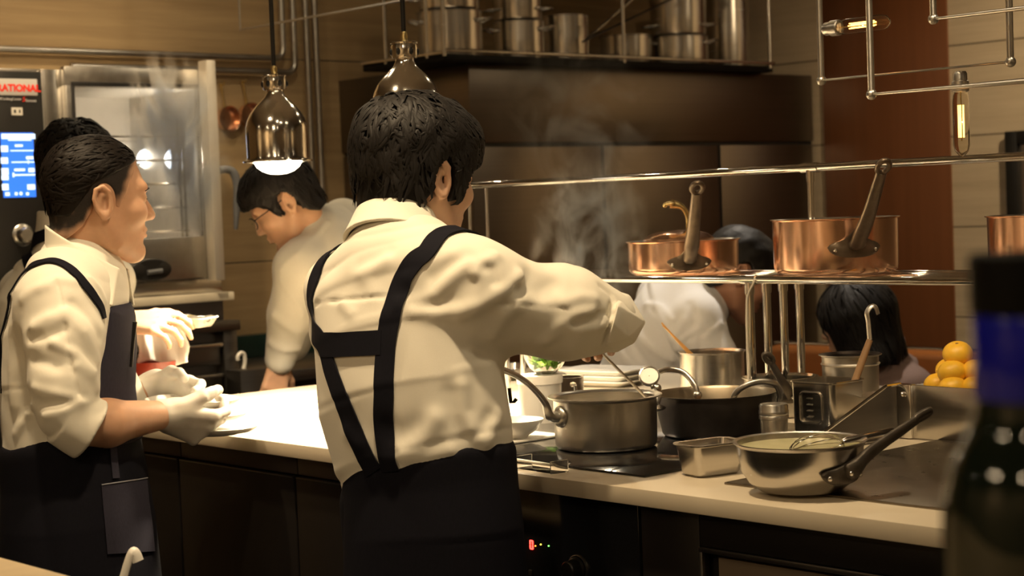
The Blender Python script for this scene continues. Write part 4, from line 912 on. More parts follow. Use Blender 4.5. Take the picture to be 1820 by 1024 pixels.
def project_step(fn, V, h):
    V = V.astype(f32); e = h*.6; d = fn(V); g = np.stack([fn(V+np.eye(3, dtype=f32)[i]*f32(e))-fn(V-np.eye(3, dtype=f32)[i]*f32(e)) for i in range(3)], 1)
    ln = np.linalg.norm(g, axis=1, keepdims=True)+1e-9; s = np.clip(d[:, None]*(2*e)/ln, -h*.7, h*.7); return s*g/ln
def grad(fn, P, e=.003):
    P = np.atleast_2d(P).astype(f32); g = np.stack([fn(P+np.eye(3, dtype=f32)[i]*f32(e))-fn(P-np.eye(3, dtype=f32)[i]*f32(e)) for i in range(3)], 1); return g/(np.linalg.norm(g, axis=1, keepdims=True)+1e-9)
def keep_big(V, Q, frac=.02):
    """drop specks: connected pieces much smaller than the largest"""
    lab = np.arange(len(V))
    for _ in range(400):
        m_ = lab[Q].min(1); new = lab.copy(); np.minimum.at(new, Q.ravel(), np.repeat(m_, 4)); new = new[new]
        if (new == lab).all(): break
        lab = new
    u, inv, c = np.unique(lab, return_inverse=True, return_counts=True); good = c[inv] >= c.max()*frac
    Q = Q[good[Q].all(1)]; used = np.zeros(len(V), bool); used[Q] = True; mp = np.cumsum(used)-1; return V[used], mp[Q]
def np_mesh(name, V, Q, m, parent, smooth=True):
    me = bpy.data.meshes.new(name); me.vertices.add(len(V)); me.vertices.foreach_set('co', np.asarray(V, f32).ravel())
    me.loops.add(Q.size); me.loops.foreach_set('vertex_index', Q.ravel().astype(np.int32)); k = Q.shape[1]
    me.polygons.add(len(Q)); me.polygons.foreach_set('loop_start', np.arange(0, Q.size, k, dtype=np.int32)); me.polygons.foreach_set('loop_total', np.full(len(Q), k, np.int32))
    me.polygons.foreach_set('use_smooth', np.full(len(Q), smooth)); me.update(calc_edges=True); me.validate(); me.materials.append(m)
    o = bpy.data.objects.new(name, me); COL.objects.link(o)
    if parent is not None: o.parent = parent; o.matrix_parent_inverse = Matrix.Translation(-world_loc(parent))
    return o
def sdf_obj(name, fn, lo, hi, h, m, parent, frac=.02, **k):
    V, Q = sdf_mesh(fn, lo, hi, h, **k); V, Q = keep_big(V, Q, frac); return np_mesh(name, V, Q, m, parent)
def march(fn, px_, py_, t0, t1, off=0.0, n=160):
    """first hit of a photo ray with a surface: used to lay seams and straps where the photo shows them"""
    d = ray(px_, py_); ts = np.linspace(t0, t1, n); P = (CAM+ts[:, None]*d).astype(f32); v = fn(P)-off; i = np.argmax(v < 0)
    if v[i] >= 0: i = int(np.argmin(v)); return P[i].astype(float)
    if i == 0: return P[0].astype(float)
    a, b = ts[i-1], ts[i]
    for _ in range(14):
        c = (a+b)/2
        if fn((CAM+c*d)[None].astype(f32))[0]-off < 0: b = c
        else: a = c
    return CAM+b*d
def onto(fn, P, off, it=4):
    P = np.atleast_2d(np.asarray(P, float)).astype(f32)
    for _ in range(it):
        d = fn(P)-off; P = P-np.clip(d, -.03, .03)[:, None]*grad(fn, P)
    return P.astype(float)
def ribbon(fn, pts, width, off=.002, th=.004, n=10, wn=6, taper=None):
    """cloth strap lying on a surface along a path: returns an MB with a closed thin strip"""
    C_ = np.array(crom(pts, n)); C_ = onto(fn, C_, off); N = len(C_); W = [width]*N if np.isscalar(width) else list(np.interp(np.linspace(0, 1, N), np.linspace(0, 1, len(width)), width))
    T = np.gradient(C_, axis=0); T /= np.linalg.norm(T, axis=1, keepdims=True); G = grad(fn, C_); Sd = np.cross(T, G); Sd /= np.linalg.norm(Sd, axis=1, keepdims=True)
    for _ in range(3): Sd[1:-1] = (Sd[:-2]+Sd[1:-1]+Sd[2:])/3
    rows = [onto(fn, C_+Sd*(np.array(W)*(j/(wn)-.5))[:, None], off) for j in range(wn+1)]
    top = np.stack(rows, 1); Gt = np.stack([grad(fn, r) for r in rows], 1); up_ = top+Gt*th
    V = list(up_.reshape(-1, 3))+list(top.reshape(-1, 3)); M_ = wn+1; K = N*M_; Fc = []
    for i in range(N-1):
        for j in range(wn):
            a = i*M_+j; Fc.append((a, a+1, a+M_+1, a+M_)); Fc.append((K+a, K+a+M_, K+a+M_+1, K+a+1))
        a = i*M_; Fc.append((a, a+M_, K+a+M_, K+a)); a = i*M_+wn; Fc.append((a+M_, a, K+a, K+a+M_))
    for j in range(wn):
        Fc.append((j+1, j, K+j, K+j+1)); a = (N-1)*M_+j; Fc.append((a, a+1, K+a+1, K+a))
    return MB().add(V, Fc)
class Fr:
    """local frame: x right, y front, z up"""
    def __init__(s, o, heading, pitch=0, roll=0):
        h = math.radians(heading); f = A3(math.cos(h), math.sin(h), 0); r = A3(math.sin(h), -math.cos(h), 0); u = A3(0, 0, 1)
        p = math.radians(pitch); f, u = f*math.cos(p)+u*math.sin(p), u*math.cos(p)-f*math.sin(p)
        q = math.radians(roll); r, u = r*math.cos(q)-u*math.sin(q), u*math.cos(q)+r*math.sin(q)
        s.o = np.asarray(o, float); s.R = np.stack([r, f, u], 1)
    def l(s, p): return ((p-s.o.astype(f32))@s.R.astype(f32))
    def w(s, *v): return s.o+s.R@np.asarray(v, float)
def S_head(q, jaw=1.0, nose=1.0, ears=True, smile=False):
    """head in its own frame, origin between the ears; about 0.23 tall"""
    d = S_ell(q, (0, -.010, .034), (.0745, .0955, .083))
    d = smin(d, S_ell(q, (0, .024, -.022), (.0625, .068, .082)), .03)
    for s in (1, -1):
        d = smin(d, S_chain(q, [(.056*s, -.002, -.045), (.046*s, .024, -.083), (.016*s, .070, -.104)], [.016, .017*jaw, .015]), .03)
        d = smin(d, S_ell(q, (.040*s, .062, -.022), (.024, .024, .022)), .02)
    d = smin(d, S_ell(q, (0, .076, -.098), (.020, .016, .016)), .02)
    d = smin(d, S_cap(q, (-.038, .0755, .026), (.038, .0755, .026), .0125), .016)
    d = smin(d, S_ell(q, (0, .066, -.062), (.030, .026, .024)), .02)
    for s in (1, -1):
        d = smax(d, -S_ell(q, (.031*s, .100, .006), (.019, .018, .0125)), .012)
        d = smin(d, S_ell(q, (.0305*s, .0745, .006), (.0165, .0135, .0135)), .003)
        d = smin(d, S_cap(q, (.017*s, .0865, .0075), (.043*s, .0805, .0085), .0035), .006)      # lid
    d = smin(d, S_chain(q, [(0, .081, .020), (0, .090, .002), (0, .0995*nose, -.016), (0, .1035*nose, -.026)], [.007, .0085, .0095, .0105]), .010)
    for s in (1, -1): d = smin(d, S_ell(q, (.0125*s, .094, -.029), (.009, .012, .009)), .006)
    # lips
    d = smin(d, S_chain(q, [(-.022, .082, -.058), (0, .0945, -.0555), (.022, .082, -.058)], [.003, .0058, .003]), .006)
    d = smin(d, S_chain(q, [(-.019, .081, -.064), (0, .0925, -.0675), (.019, .081, -.064)], [.003, .0068, .003]), .006)
    cz = .004 if smile else 0
    d = smax(d, -(S_chain(q, [(-.027, .080, -.0605+cz), (0, .099, -.0615), (.027, .080, -.0605+cz)], [.0016, .0016, .0016])), .003)
    d = smax(d, -S_ell(q, (0, .092, -.079), (.016, .008, .005)), .008)
    if ears:
        for s in (1, -1):
            Rm = basis((.25*s, 1, .12), (s, -.35, 0)); e = (q-np.array((.0725*s, -.008, -.006), f32))@Rm.astype(f32)   # e: x forward, y up/down, z out
            if Rm[2, 1] < 0: e = e*np.array((1, -1, 1), f32)
            disc = S_ell(e, (0, 0, .006), (.017, .031, .006))
            hel = S_chain(e, [(.010, .004, .006), (.012, .020, .010), (.002, .031, .014), (-.012, .026, .016), (-.017, .008, .015), (-.013, -.012, .012), (-.003, -.027, .008), (.005, -.026, .006)], [.0035, .004, .0045, .0045, .0045, .0045, .0058, .004])
            ear = smin(disc, hel, .004); ear = smax(ear, -S_ell(e, (.003, -.001, .016), (.0095, .016, .013)), .004)
            ear = smin(ear, S_cap(e, (-.008, -.008, .009), (-.004, .016, .010), .003), .004)
            ear = smin(ear, S_cap(e, (.0105, -.008, .006), (.0105, .002, .006), .004), .004)
            d = smin(d, ear, .006)
    return d
def S_skull(q):
    d = S_ell(q, (0, -.010, .034), (.0745, .0955, .083)); d = smin(d, S_ell(q, (0, .024, -.022), (.0625, .068, .082)), .03)
    return smin(d, S_cap(q, (0, -.035, -.03), (0, -.04, -.09), .055, .052), .03)
def hand_parts(wr, f, n, t, curl=(30, 35, 35, 40, 45), scale=1.0, spread=6, thumb=(25, 25)):
    """palm and five fingers: f along the hand, n out of the palm, t towards the thumb. curl: bends of index..little (per joint), thumb last"""
    f = unit(f); n = unit(np.asarray(n, float)-f*(f@np.asarray(n, float))); t = unit(np.asarray(t, float)-f*(f@np.asarray(t, float))-n*(n@np.asarray(t, float)))
    wr = np.asarray(wr, float); s = scale; parts = []; tips = []
    kn = [wr+s*(f*L+t*x) for L, x in ((.088, .030), (.092, .010), (.088, -.010), (.080, -.029))]
    ro = [wr+s*(f*.018+t*x) for x in (.019, .007, -.007, -.019)]
    palm = [(ro[i], kn[i], .0145*s, .0105*s) for i in range(4)]
    lens = [(.042, .026, .021), (.046, .029, .022), (.043, .027, .021), (.034, .021, .019)]; rr = [(.0092, .0084, .0076, .0062)]*3+[(.0082, .0075, .0068, .0056)]
    fing = []
    for i in range(4):
        a = math.radians(spread*(1.5-i)); d = f*math.cos(a)+t*math.sin(a); p = kn[i]; pts = [p]; ang = 0
        c = curl[i]; cs = c if hasattr(c, '__len__') else (c*.8, c*1.1, c*.7)
        for L, cc in zip(lens[i], cs):
            ang += math.radians(cc); dd = d*math.cos(ang)+n*math.sin(ang); p = p+dd*L*s; pts.append(p)
        fing.append((pts, [r*s for r in rr[i]]))
    tb = wr+s*(f*.022+t*.022+n*.006); a0, a1 = thumb[0], thumb[1]
    d0 = unit(f*.72+t*.62+n*.25); m1 = tb+d0*.045*s
    ar = math.radians(a0); d1 = unit(d0*math.cos(ar)+unit(f*.6+n*.8-t*.2)*math.sin(ar)); m2 = m1+d1*.033*s
    ar = math.radians(a1); d2 = unit(d1*math.cos(ar)+unit(f*.5+n*.7-t*.4)*math.sin(ar)); m3 = m2+d2*.026*s
    fing.append(([tb, m1, m2, m3], [.014*s, .0115*s, .0098*s, .008*s]))
    return palm, fing
def S_hand(p, parts, grow=0.0):
    palm, fing = parts; d = None
    for a, b, r1, r2 in palm: e = S_cap(p, a, b, r1+grow, r2+grow); d = e if d is None else smin(d, e, .016)
    for i, (pts, rad) in enumerate(fing):
        e = S_chain(p, pts, [r+grow for r in rad], .003); d = smin(d, e, .007 if i < 4 else .014)
    return d
def bounds(P, pad): P = np.array(P, float); return P.min(0)-pad, P.max(0)+pad
def locks(name, surf, fr, m, parent, n=260, seed=1, region=lambda a, e: True, length=.07, width=.010, lift=.004, crown=(0, -.045, .118), flow=None, curl=.15, root_off=.0):
    """tapered locks of hair combed over a hair surface away from the crown; surf works in world space, fr is the head frame"""
    rng = np.random.default_rng(seed); mb = MB(); cr = np.array(crown)
    v = rng.normal(size=(n*6, 3)); v /= np.linalg.norm(v, axis=1, keepdims=True); v = v[v[:, 2] > -.75]; q = np.array((0, -.01, .03))+v*.125
    ok = np.array([bool(region(a_, b_)) for a_, b_ in zip(q, v)]); q = q[ok][:n]; v = v[ok][:n]; n = len(q); seg = 7
    P = onto(surf, fr.o+q@fr.R.T, root_off, 6); L = length*rng.uniform(.65, 1.3, n); jit = rng.normal(size=(n, 3))*curl; pts = []; G0 = None
    for i in range(seg+1):
        G = grad(surf, P).astype(float); G0 = G if G0 is None else G0; ql = (P-fr.o)@fr.R
        dr = (ql-cr) if flow is None else np.array([flow(a_, b_) for a_, b_ in zip(ql, v)]); dr = dr/np.linalg.norm(dr, axis=1, keepdims=True)+jit*(1+.35*math.sin(i*1.3)); dw = dr@fr.R.T; dw -= G*(dw*G).sum(1, keepdims=True); dw /= np.linalg.norm(dw, axis=1, keepdims=True)+1e-9
        pts.append(P+G*(lift*math.sin(PI*min(1, .12+.7*i/seg))+lift*.9*(i/seg)**3)); P = onto(surf, P+dw*(L/seg)[:, None], root_off, 1)
    pts = np.stack(pts, 1); W = width*rng.uniform(.55, 1.25, n)
    for k in range(n): mb.tube(pts[k], [W[k]*t for t in (.5, .85, 1, 1, .9, .7, .42, .06)], 5, flat=.5, up=G0[k])
    return mb.build(name, m, parent, auto=80)
def ridges(fn, folds):
    """cloth folds: each fold is (world points, half width, height); height < 0 makes a crease"""
    F_ = [(np.array(pts, f32), w_, h_, np.array(pts).mean(0).astype(f32), float(np.linalg.norm(np.array(pts)-np.array(pts).mean(0), axis=1).max())) for pts, w_, h_ in folds]
    def g(p):
        d = fn(p); out = d.copy(); near = np.abs(d) < .06
        if near.any():
            q = p[near]; acc = np.zeros(len(q), f32)
            for pts, w_, h_, c, R_ in F_:
                m_ = np.linalg.norm(q-c, axis=1) < R_+3*w_
                if m_.any(): e = S_polyd(q[m_], pts)/w_; acc[m_] += h_*np.exp(-e*e)
            out[near] -= acc
        return out
    return g
def px_folds(fn, specs, t0, t1):
    """folds whose run is read off the photo: (pixel points, half width, height)"""
    return [([march(fn, x, y, t0, t1) for x, y in pts], w_, h_) for pts, w_, h_ in specs]
# ============================================================ PEOPLE
def near(p, c, R_, fn, inner):
    """evaluate fn only near c; elsewhere a safe lower bound"""
    r = np.linalg.norm(p-np.asarray(c, f32), axis=1); out = (r-inner).astype(f32); m_ = r < R_
    if m_.any(): out[m_] = fn(p[m_])
    return out
def S_flat(p, a, b, r1, r2, rnd=.004):
    """flat-ended tapered cylinder"""
    a = np.asarray(a, f32); b = np.asarray(b, f32); L = np.linalg.norm(b-a); ax = (b-a)/L; q = p-a; h = q@ax; r = np.linalg.norm(q-h[:, None]*ax, axis=1); t = np.clip(h/L, 0, 1)
    dr = r-(r1+(r2-r1)*t)+rnd; dh = np.abs(h-L/2)-L/2+rnd
    return np.minimum(np.maximum(dr, dh), 0)+np.sqrt(np.maximum(dr, 0)**2+np.maximum(dh, 0)**2)-rnd
def secs_of(fr, L): return [(atD(x, y, D) if not hasattr(x, '__len__') else np.array(x), fr.R[:, 0], fr.R[:, 1], rx, ry) for x, y, D, rx, ry in L]
def shrink(secs, k): return [(c, a, b, max(.02, rx-k), max(.02, ry-k)) for c, a, b, rx, ry in secs]
def collar_mesh(e, shirt, lo_c, hi_c, r_lo, r_hi, m, throat=None, hi_n=None, lo_n=None):
    """turned-down collar: a thick flaring band around the neck that rests on the shirt"""
    ax = unit(hi_c-lo_c); n1 = unit(ax if hi_n is None else hi_n); n0 = unit(ax if lo_n is None else lo_n)
    def f(p):
        h = (p-lo_c.astype(f32))@ax.astype(f32); L = np.linalg.norm(hi_c-lo_c); q = p-lo_c.astype(f32)-h[:, None]*ax.astype(f32); r = np.linalg.norm(q, axis=1); t = np.minimum(h/L, 1)
        rr = r_lo+(r_hi-r_lo)*t+.006*np.clip(.5-t, 0, 2)**2; d = np.abs(r-rr)-.0045
        d = smax(d, (p-hi_c.astype(f32))@n1.astype(f32), .003); d = smax(d, -((p-lo_c.astype(f32))@n0.astype(f32)), .003)
        if throat is not None: d = smax(d, -throat(p), .003)
        return d
    lo, hi = bounds([lo_c, hi_c], .14); return sdf_obj('collar', f, lo, hi, .0028, m, e)
def hull_cuff(e, pts, m):
    """turned-back cuff: crisp folded band, built as a bevelled hull of its corner points"""
    bm = bmesh.new()
    for x, y, D in pts: bm.verts.new(atD(x, y, D))
    r = bmesh.ops.convex_hull(bm, input=bm.verts); bmesh.ops.delete(bm, geom=[g for g in r['geom_interior'] if isinstance(g, bmesh.types.BMVert)], context='VERTS')
    bmesh.ops.bevel(bm, geom=list(bm.edges), offset=.0025, segments=2, affect='EDGES', profile=.5)
    bm.verts.index_update(); return MB().add([v.co for v in bm.verts], [[v.index for v in f.verts] for f in bm.faces]).build('cuff', m, e, auto=50)
class Person:
    def __init__(s, label, base, heading): s.e = empty('person', (base[0], base[1], 0), label, 'person'); s.legs = []
def body_fn(head, hk, neck, secs, arms, hands, legs, neck_r=.052):
    hf = Fr(*head)
    nb = hf.w(0, -.028, -.055)
    def fn(p):
        d = near(p, hf.w(0, 0, 0), .24, lambda q: S_head(hf.l(q), **hk), .15)
        d = smin(d, S_cap(p, nb, neck, neck_r, neck_r+.008), .022)
        d = smin(d, S_loft(p, secs), .03)
        for pts, rad in arms: d = smin(d, S_chain(p, pts, rad, .02), .025)
        for parts in hands: c = np.mean([a for a in (parts[0][0][0], parts[0][0][1])], 0); d = smin(d, near(p, c, .22, lambda q: S_hand(q, parts), .16), .012)
        for pts, rad in legs: d = smin(d, S_chain(p, pts, rad, .03), .04)
        return d
    return fn, hf
def zl_interp(y, tab): return np.interp(y, [a for a, b in tab], [b for a, b in tab]).astype(f32)
def hair_fn(hf, tab, side, top, front=0., ear=True, back=0., wob=.002, seed=3):
    def fn(p):
        def inner(q):
            l = hf.l(q); tz = np.clip((l[:, 2]-.03)/.07, 0, 1); ty = np.clip((l[:, 1]-.02)/.08, 0, 1); tb = np.clip((-l[:, 1]-.05)/.06, 0, 1)
            t = side+(top-side)*tz+front*ty*np.clip((l[:, 2]-.02)/.05, 0, 1)+back*tb
            d = S_skull(l)-t-wob*noise3(l, 95, seed)*np.clip(t/.012, 0, 1)
            d = smax(d, -(l[:, 2]-zl_interp(l[:, 1], tab))*.8, .006)
            if ear:
                for s_ in (1, -1): d = smax(d, -S_ell(l, (.086*s_, -.008, -.008), (.034, .026, .042)), .004)
            return d
        return near(p, hf.w(0, 0, 0), .26, inner, .17)
    return fn
def legs_for(pel, fr, drop_to=.06, spread=.072, fwd=.0):
    out = []
    for s_ in (1, -1):
        hip = pel+fr.R[:, 0]*spread*s_; kn = A3(hip[0], hip[1], .47)+fr.R[:, 0]*.01*s_+fr.R[:, 1]*(fwd+.02); an = A3(kn[0], kn[1], .085)+fr.R[:, 0]*.01*s_-fr.R[:, 1]*.02; toe = A3(an[0], an[1], .035)+fr.R[:, 1]*.15
        out.append(([hip, kn, an, toe], [.064, .052, .038, .032]))
    return out
def trousers_shoes(e, legs, mt=None):
    def tf(p):
        d = None
        for pts, rad in legs: x = S_cap(p, pts[0], pts[1], rad[0]+.022, rad[1]+.020); x = smin(x, S_cap(p, pts[1], pts[2]+A3(0, 0, .02), rad[1]+.020, rad[2]+.022), .03); d = x if d is None else smin(d, x, .02)
        return d
    lo, hi = bounds([q for pts, _ in legs for q in pts[:3]], .13); hi[2] = legs[0][0][0][2]+.04
    sdf_obj('trousers', tf, lo, hi, .011, NAVY if mt is None else mt, e)
    for pts, _ in legs:
        an, toe = pts[2], pts[3]; f_ = unit((toe-an)*A3(1, 1, 0))
        def sf(p): d = S_cap(p, an*A3(1, 1, 0)-f_*.04+A3(0, 0, .045), toe*A3(1, 1, 0)+A3(0, 0, .038), .044, .040); d = smin(d, S_cap(p, an, an+A3(0, 0, -.03), .047, .047), .02); return smax(d, .002-p[:, 2], .002)
        lo, hi = bounds([an, toe, an*A3(1, 1, 0)], .09); lo[2] = -.02; sdf_obj('shoe', sf, lo, hi, .009, BLACKM, e)

# ------------------------------------------------------------------ the middle chef, seen from behind
def middle_chef():
    fr = Fr((0, 0, 0), 18); base = atD(765, 860, 2.87)
    e = Person('young person in white shirt and navy cross-back apron, seen from behind at the pan', base, 18).e
    L = [(762, 900, 2.865, .146, .114), (757, 835, 2.87, .150, .116), (750, 790, 2.87, .156, .121), (729, 700, 2.88, .163, .122), (719, 600, 2.90, .163, .119), (713, 520, 2.92, .160, .108), (710, 472, 2.925, .126, .086), (706, 436, 2.93, .078, .068)]
    secs = secs_of(fr, L)
    shR, shL = atD(848, 517, 2.83), atD(606, 515, 3.03)
    elR = atD(1086, 574, 2.94); wrR = atD(1082, 572, 3.15)
    elL, wrL = atD(640, 660, 3.12), atD(770, 672, 3.16)
    head = (atD(741, 318, 2.985), 0, -8, 0)
    neck = atD(708, 420, 2.945)
    # right hand pinches the spoon handle
    fR = unit(FWD*.95-UPV*.10-RGT*.12); handR = hand_parts(wrR, fR, -UPV-RGT*.25, -RGT*.8+UPV*.3, curl=(58, 64, 68, 72), thumb=(40, 35))
    handL = hand_parts(wrL, unit(atD(850, 664, 3.22)-wrL), UPV*.5+FWD*.6, UPV-FWD*.2, curl=(25, 28, 30, 34))
    pel = secs[0][0]; legs = legs_for(pel, fr)
    bf, hf = body_fn(head, dict(ears=True), neck, shrink(secs, .020), [([shR, (shR+elR)/2, elR, wrR], [.050, .046, .034, .027]), ([shL, elL, wrL], [.046, .040, .030])], [handR, handL], legs)
    lo, hi = bounds([pel, hf.o+A3(0, 0, .14), shL, elR, wrR, wrL, legs[0][0][3], legs[1][0][3], hf.o, handR[1][1][0][3], handL[1][1][0][3], A3(pel[0], pel[1], 0)], .14); lo[2] = -.01
    sdf_obj('body', bf, lo, hi, .0042, SKIN2, e)
    # eyebrows / lashes are hidden; hair
    tab = [(-.13, -.055), (-.075, -.082), (-.045, -.060), (-.012, -.006), (.012, -.040), (.034, -.034), (.05, .014), (.07, .030), (.10, .032), (.14, .034)]
    hn = hair_fn(hf, tab, .013, .026, .010, back=.002)
    lo, hi = bounds([hf.o], .20); hair = sdf_obj('hair', hn, lo, hi, .0036, HAIR, e)
    locks('lock', hn, hf, HAIR, hair, 1300, 5, lambda q, v: q[2] > -.03 and q[2]-np.interp(q[1], [a for a, b in tab], [b for a, b in tab]) > (.066 if q[1] < -.0 else .02), .058, .0042, .0042, crown=(0, -.055, .125), curl=.42, root_off=.0005)['kind'] = 'stuff'
    # shirt
    slv = [atD(846, 516, 2.84), atD(905, 541, 2.865), atD(1000, 560, 2.90), atD(1050, 566, 2.92), atD(1078, 569, 2.93)]; sr = [.074, .077, .0755, .062, .050]
    cuffA, cuffB = atD(1084, 569, 2.915), atD(1141, 574, 2.955)
    lsl = [shL, atD(612, 590, 3.08), elL, atD(700, 668, 3.14)]
    c0, c1 = atD(702, 432, 2.935), atD(704, 388, 2.955)
    def shirt0(p):
        d = S_loft(p, secs)
        d = smin(d, S_cap(p, atD(715, 470, 2.92), shR+A3(0, 0, .004), .075, .072), .05)
        d = smin(d, S_cap(p, atD(705, 478, 2.93), shL+A3(0, 0, .0), .070, .056), .05)
        d = smin(d, S_chain(p, slv, sr, .01), .035)
        d = smin(d, S_cap(p, atD(995, 548, 2.90), atD(1010, 550, 2.90), .073, .070), .02)      # gathered cloth above the elbow
        d = smin(d, S_chain(p, lsl, [.056, .056, .055, .05], .02), .03)
        return d
    sp = [([(843, 486), (862, 464), (881, 455)], .010, .006), ([(820, 558), (843, 549), (867, 535), (890, 521), (909, 507), (925, 490)], .011, .008),
          ([(970, 605), (998, 579), (1024, 560), (1052, 555)], .012, .007), ([(879, 592), (897, 563), (918, 546)], .013, .005), ([(1015, 586), (1054, 583), (1087, 572)], .009, .008),
          ([(1022, 577), (1040, 571), (1060, 565)], .010, -.008), ([(1005, 538), (1031, 528), (1056, 531)], .010, .005), ([(945, 505), (962, 518), (985, 505)], .016, -.009), ([(948, 489), (955, 495), (962, 505)], .018, -.008),
          ([(860, 475), (875, 480), (880, 500)], .010, -.006), ([(918, 512), (925, 516)], .012, -.006),
          ([(712, 541), (748, 535), (778, 524), (803, 491), (832, 468)], 0.0120, 0.0056), ([(732, 554), (772, 558), (813, 556), (841, 548)], 0.0120, 0.0072), ([(735, 545), (780, 541), (812, 525), (835, 500)], 0.0156, -0.0056), ([(730, 495), (759, 475), (802, 452)], 0.0144, 0.0040), ([(770, 490), (800, 474), (828, 458)], 0.0144, -0.0040),
          ([(644, 488), (668, 475), (685, 461)], 0.0132, 0.0040), ([(640, 470), (665, 460), (690, 448)], 0.0144, -0.0032), ([(608, 540), (625, 557)], 0.0108, 0.0032), ([(655, 500), (662, 520)], 0.0144, 0.0024),
          ([(704, 818), (716, 805), (745, 788), (774, 746)], 0.0168, 0.0072), ([(821, 688), (824, 732), (839, 761), (862, 787)], 0.0144, 0.0064), ([(805, 700), (808, 745), (822, 775)], 0.0192, -0.0048), ([(722, 812), (760, 813), (800, 803)], 0.0108, 0.0056), ([(886, 735), (868, 778)], 0.0120, 0.0048), ([(872, 740), (855, 765)], 0.0120, -0.0048), ([(690, 760), (715, 770), (740, 760)], 0.0192, -0.0040),
          ([(710, 822), (708, 806)], 0.0060, -0.0048), ([(722, 820), (718, 808)], 0.0048, 0.0040), ([(860, 640), (845, 690), (840, 730)], 0.0240, -0.0048), ([(620, 770), (640, 790)], 0.0144, 0.0040),
          ([(1086, 545), (1080, 575), (1074, 608)], .005, -.007), ([(1068, 508), (1086, 524), (1092, 543)], .005, -.006), ([(1094, 545), (1092, 575), (1082, 612)], .006, .005)]
    folds = px_folds(shirt0, sp, 2.6, 3.2)
    seam = [march(shirt0, x, y, 2.6, 3.2) for x, y in ((560, 541), (600, 535), (640, 531), (682, 527))]; folds.append((seam, .004, -.003))
    seam = [march(shirt0, x, y, 2.6, 3.2) for x, y in ((848, 536), (880, 540), (930, 542), (1000, 548), (1050, 553), (1090, 560))]; folds.append((seam, .003, -.0022))
    shirt1 = ridges(shirt0, folds)
    shirt = lambda p: shirt1(p)-.0008*noise3(p, 55, 4)
    lo, hi = bounds([s_[0] for s_ in secs]+slv+[shL, cuffB, lsl[-1]], .10); lo[2] = secs[0][0][2]-.02
    lo[1] -= .1; hi += .03; lo[0] -= .08; hi[1] += .08
    sdf_obj('shirt', shirt, lo, hi, .0042, SHIRT, e)
    hull_cuff(e, [(1091, 515, 2.935), (1120, 524, 2.96), (1148, 573, 2.945), (1128, 610, 2.95), (1096, 627, 2.94), (1068, 626, 2.93), (1099, 542, 2.858), (1090, 576, 2.85), (1079, 612, 2.862), (1146, 571, 2.935), (1118, 600, 2.885), (1094, 522, 3.0), (1130, 580, 3.0), (1080, 620, 3.0)], SHIRT)
    collar_mesh(e, shirt, atD(700, 431, 2.932), atD(704, 383, 2.953), .0800, .0640, SHIRT)
    # apron: skirt below a waist line read from three points, straps crossing over the back
    w3 = [march(shirt, x, y, 2.6, 3.1) for x, y in ((626, 831), (735, 826), (903, 757))]; nn = unit(np.cross(w3[1]-w3[0], w3[2]-w3[0])); nn = nn if nn[2] > 0 else -nn
    asec = secs_of(fr, [(760, 815, 2.868, .149, .119), (764, 870, 2.866, .149, .117), (770, 950, 2.86, .152, .120)]); c_ = asec[-1][0]
    asec += [(A3(c_[0], c_[1], .6), fr.R[:, 0], fr.R[:, 1], .165, .13), (A3(c_[0], c_[1], .32), fr.R[:, 0], fr.R[:, 1], .18, .14)]
    def apron(p):
        d = S_loft(p, asec)-.003-.004*np.clip((.8-p[:, 2])/.3, 0, 1)*noise3(p*np.array((1, 1, .15), f32), 38, 9)
        return smax(smax(d, ((p-w3[1].astype(f32))@nn.astype(f32))-.004, .004), .33-p[:, 2], .004)
    lo, hi = bounds([s_[0] for s_ in asec], .22); ap = sdf_obj('apron', apron, lo, hi, .006, NAVY, e)
    pr = lambda L_: [march(shirt, x, y, 2.6, 3.2, .003) for x, y in L_]
    front = secs[4][0]+fr.R[:, 1]*.12
    a = pr([(694, 838), (686, 800), (682, 750), (682, 700), (683, 650), (687, 600), (698, 545), (714, 500), (736, 465), (760, 445)])
    top = a[-1]; a += [top+fr.R[:, 1]*.045+A3(0, 0, .012), top+fr.R[:, 1]*.11-A3(0, 0, .04), front+fr.R[:, 0]*.06]
    ribbon(shirt, a, .0335, .0025, .0025, 10, 6).build('strap', NAVY, ap)
    b = pr([(664, 840), (645, 805), (624, 755), (604, 705), (586, 655), (570, 608)]); 
    lf = -fr.R[:, 0]
    b += [secs[4][0]+lf*.165-fr.R[:, 1]*.035+A3(0, 0, .03), secs[5][0]+lf*.155-fr.R[:, 1]*.03+A3(0, 0, .03), shL+A3(0, 0, .05)-fr.R[:, 1]*.01+fr.R[:, 0]*.03, shL+A3(0, 0, .02)+fr.R[:, 1]*.06+fr.R[:, 0]*.05, front-fr.R[:, 0]*.06]
    ribbon(shirt, b, .0345, .0025, .0025, 10, 6).build('strap', NAVY, ap)
    ribbon(shirt, pr([(572, 613), (600, 613), (640, 611), (678, 609)]), .0395, .0032, .0025, 8, 6).build('cross_strap', NAVY, ap)
    MB().tube([atD(905, 690, 2.93), atD(908, 716, 2.93), atD(914, 714, 2.93), atD(918, 709, 2.93)], .003, 8).build('clip', BLACKM, ap)
    trousers_shoes(e, legs)
middle_chef()

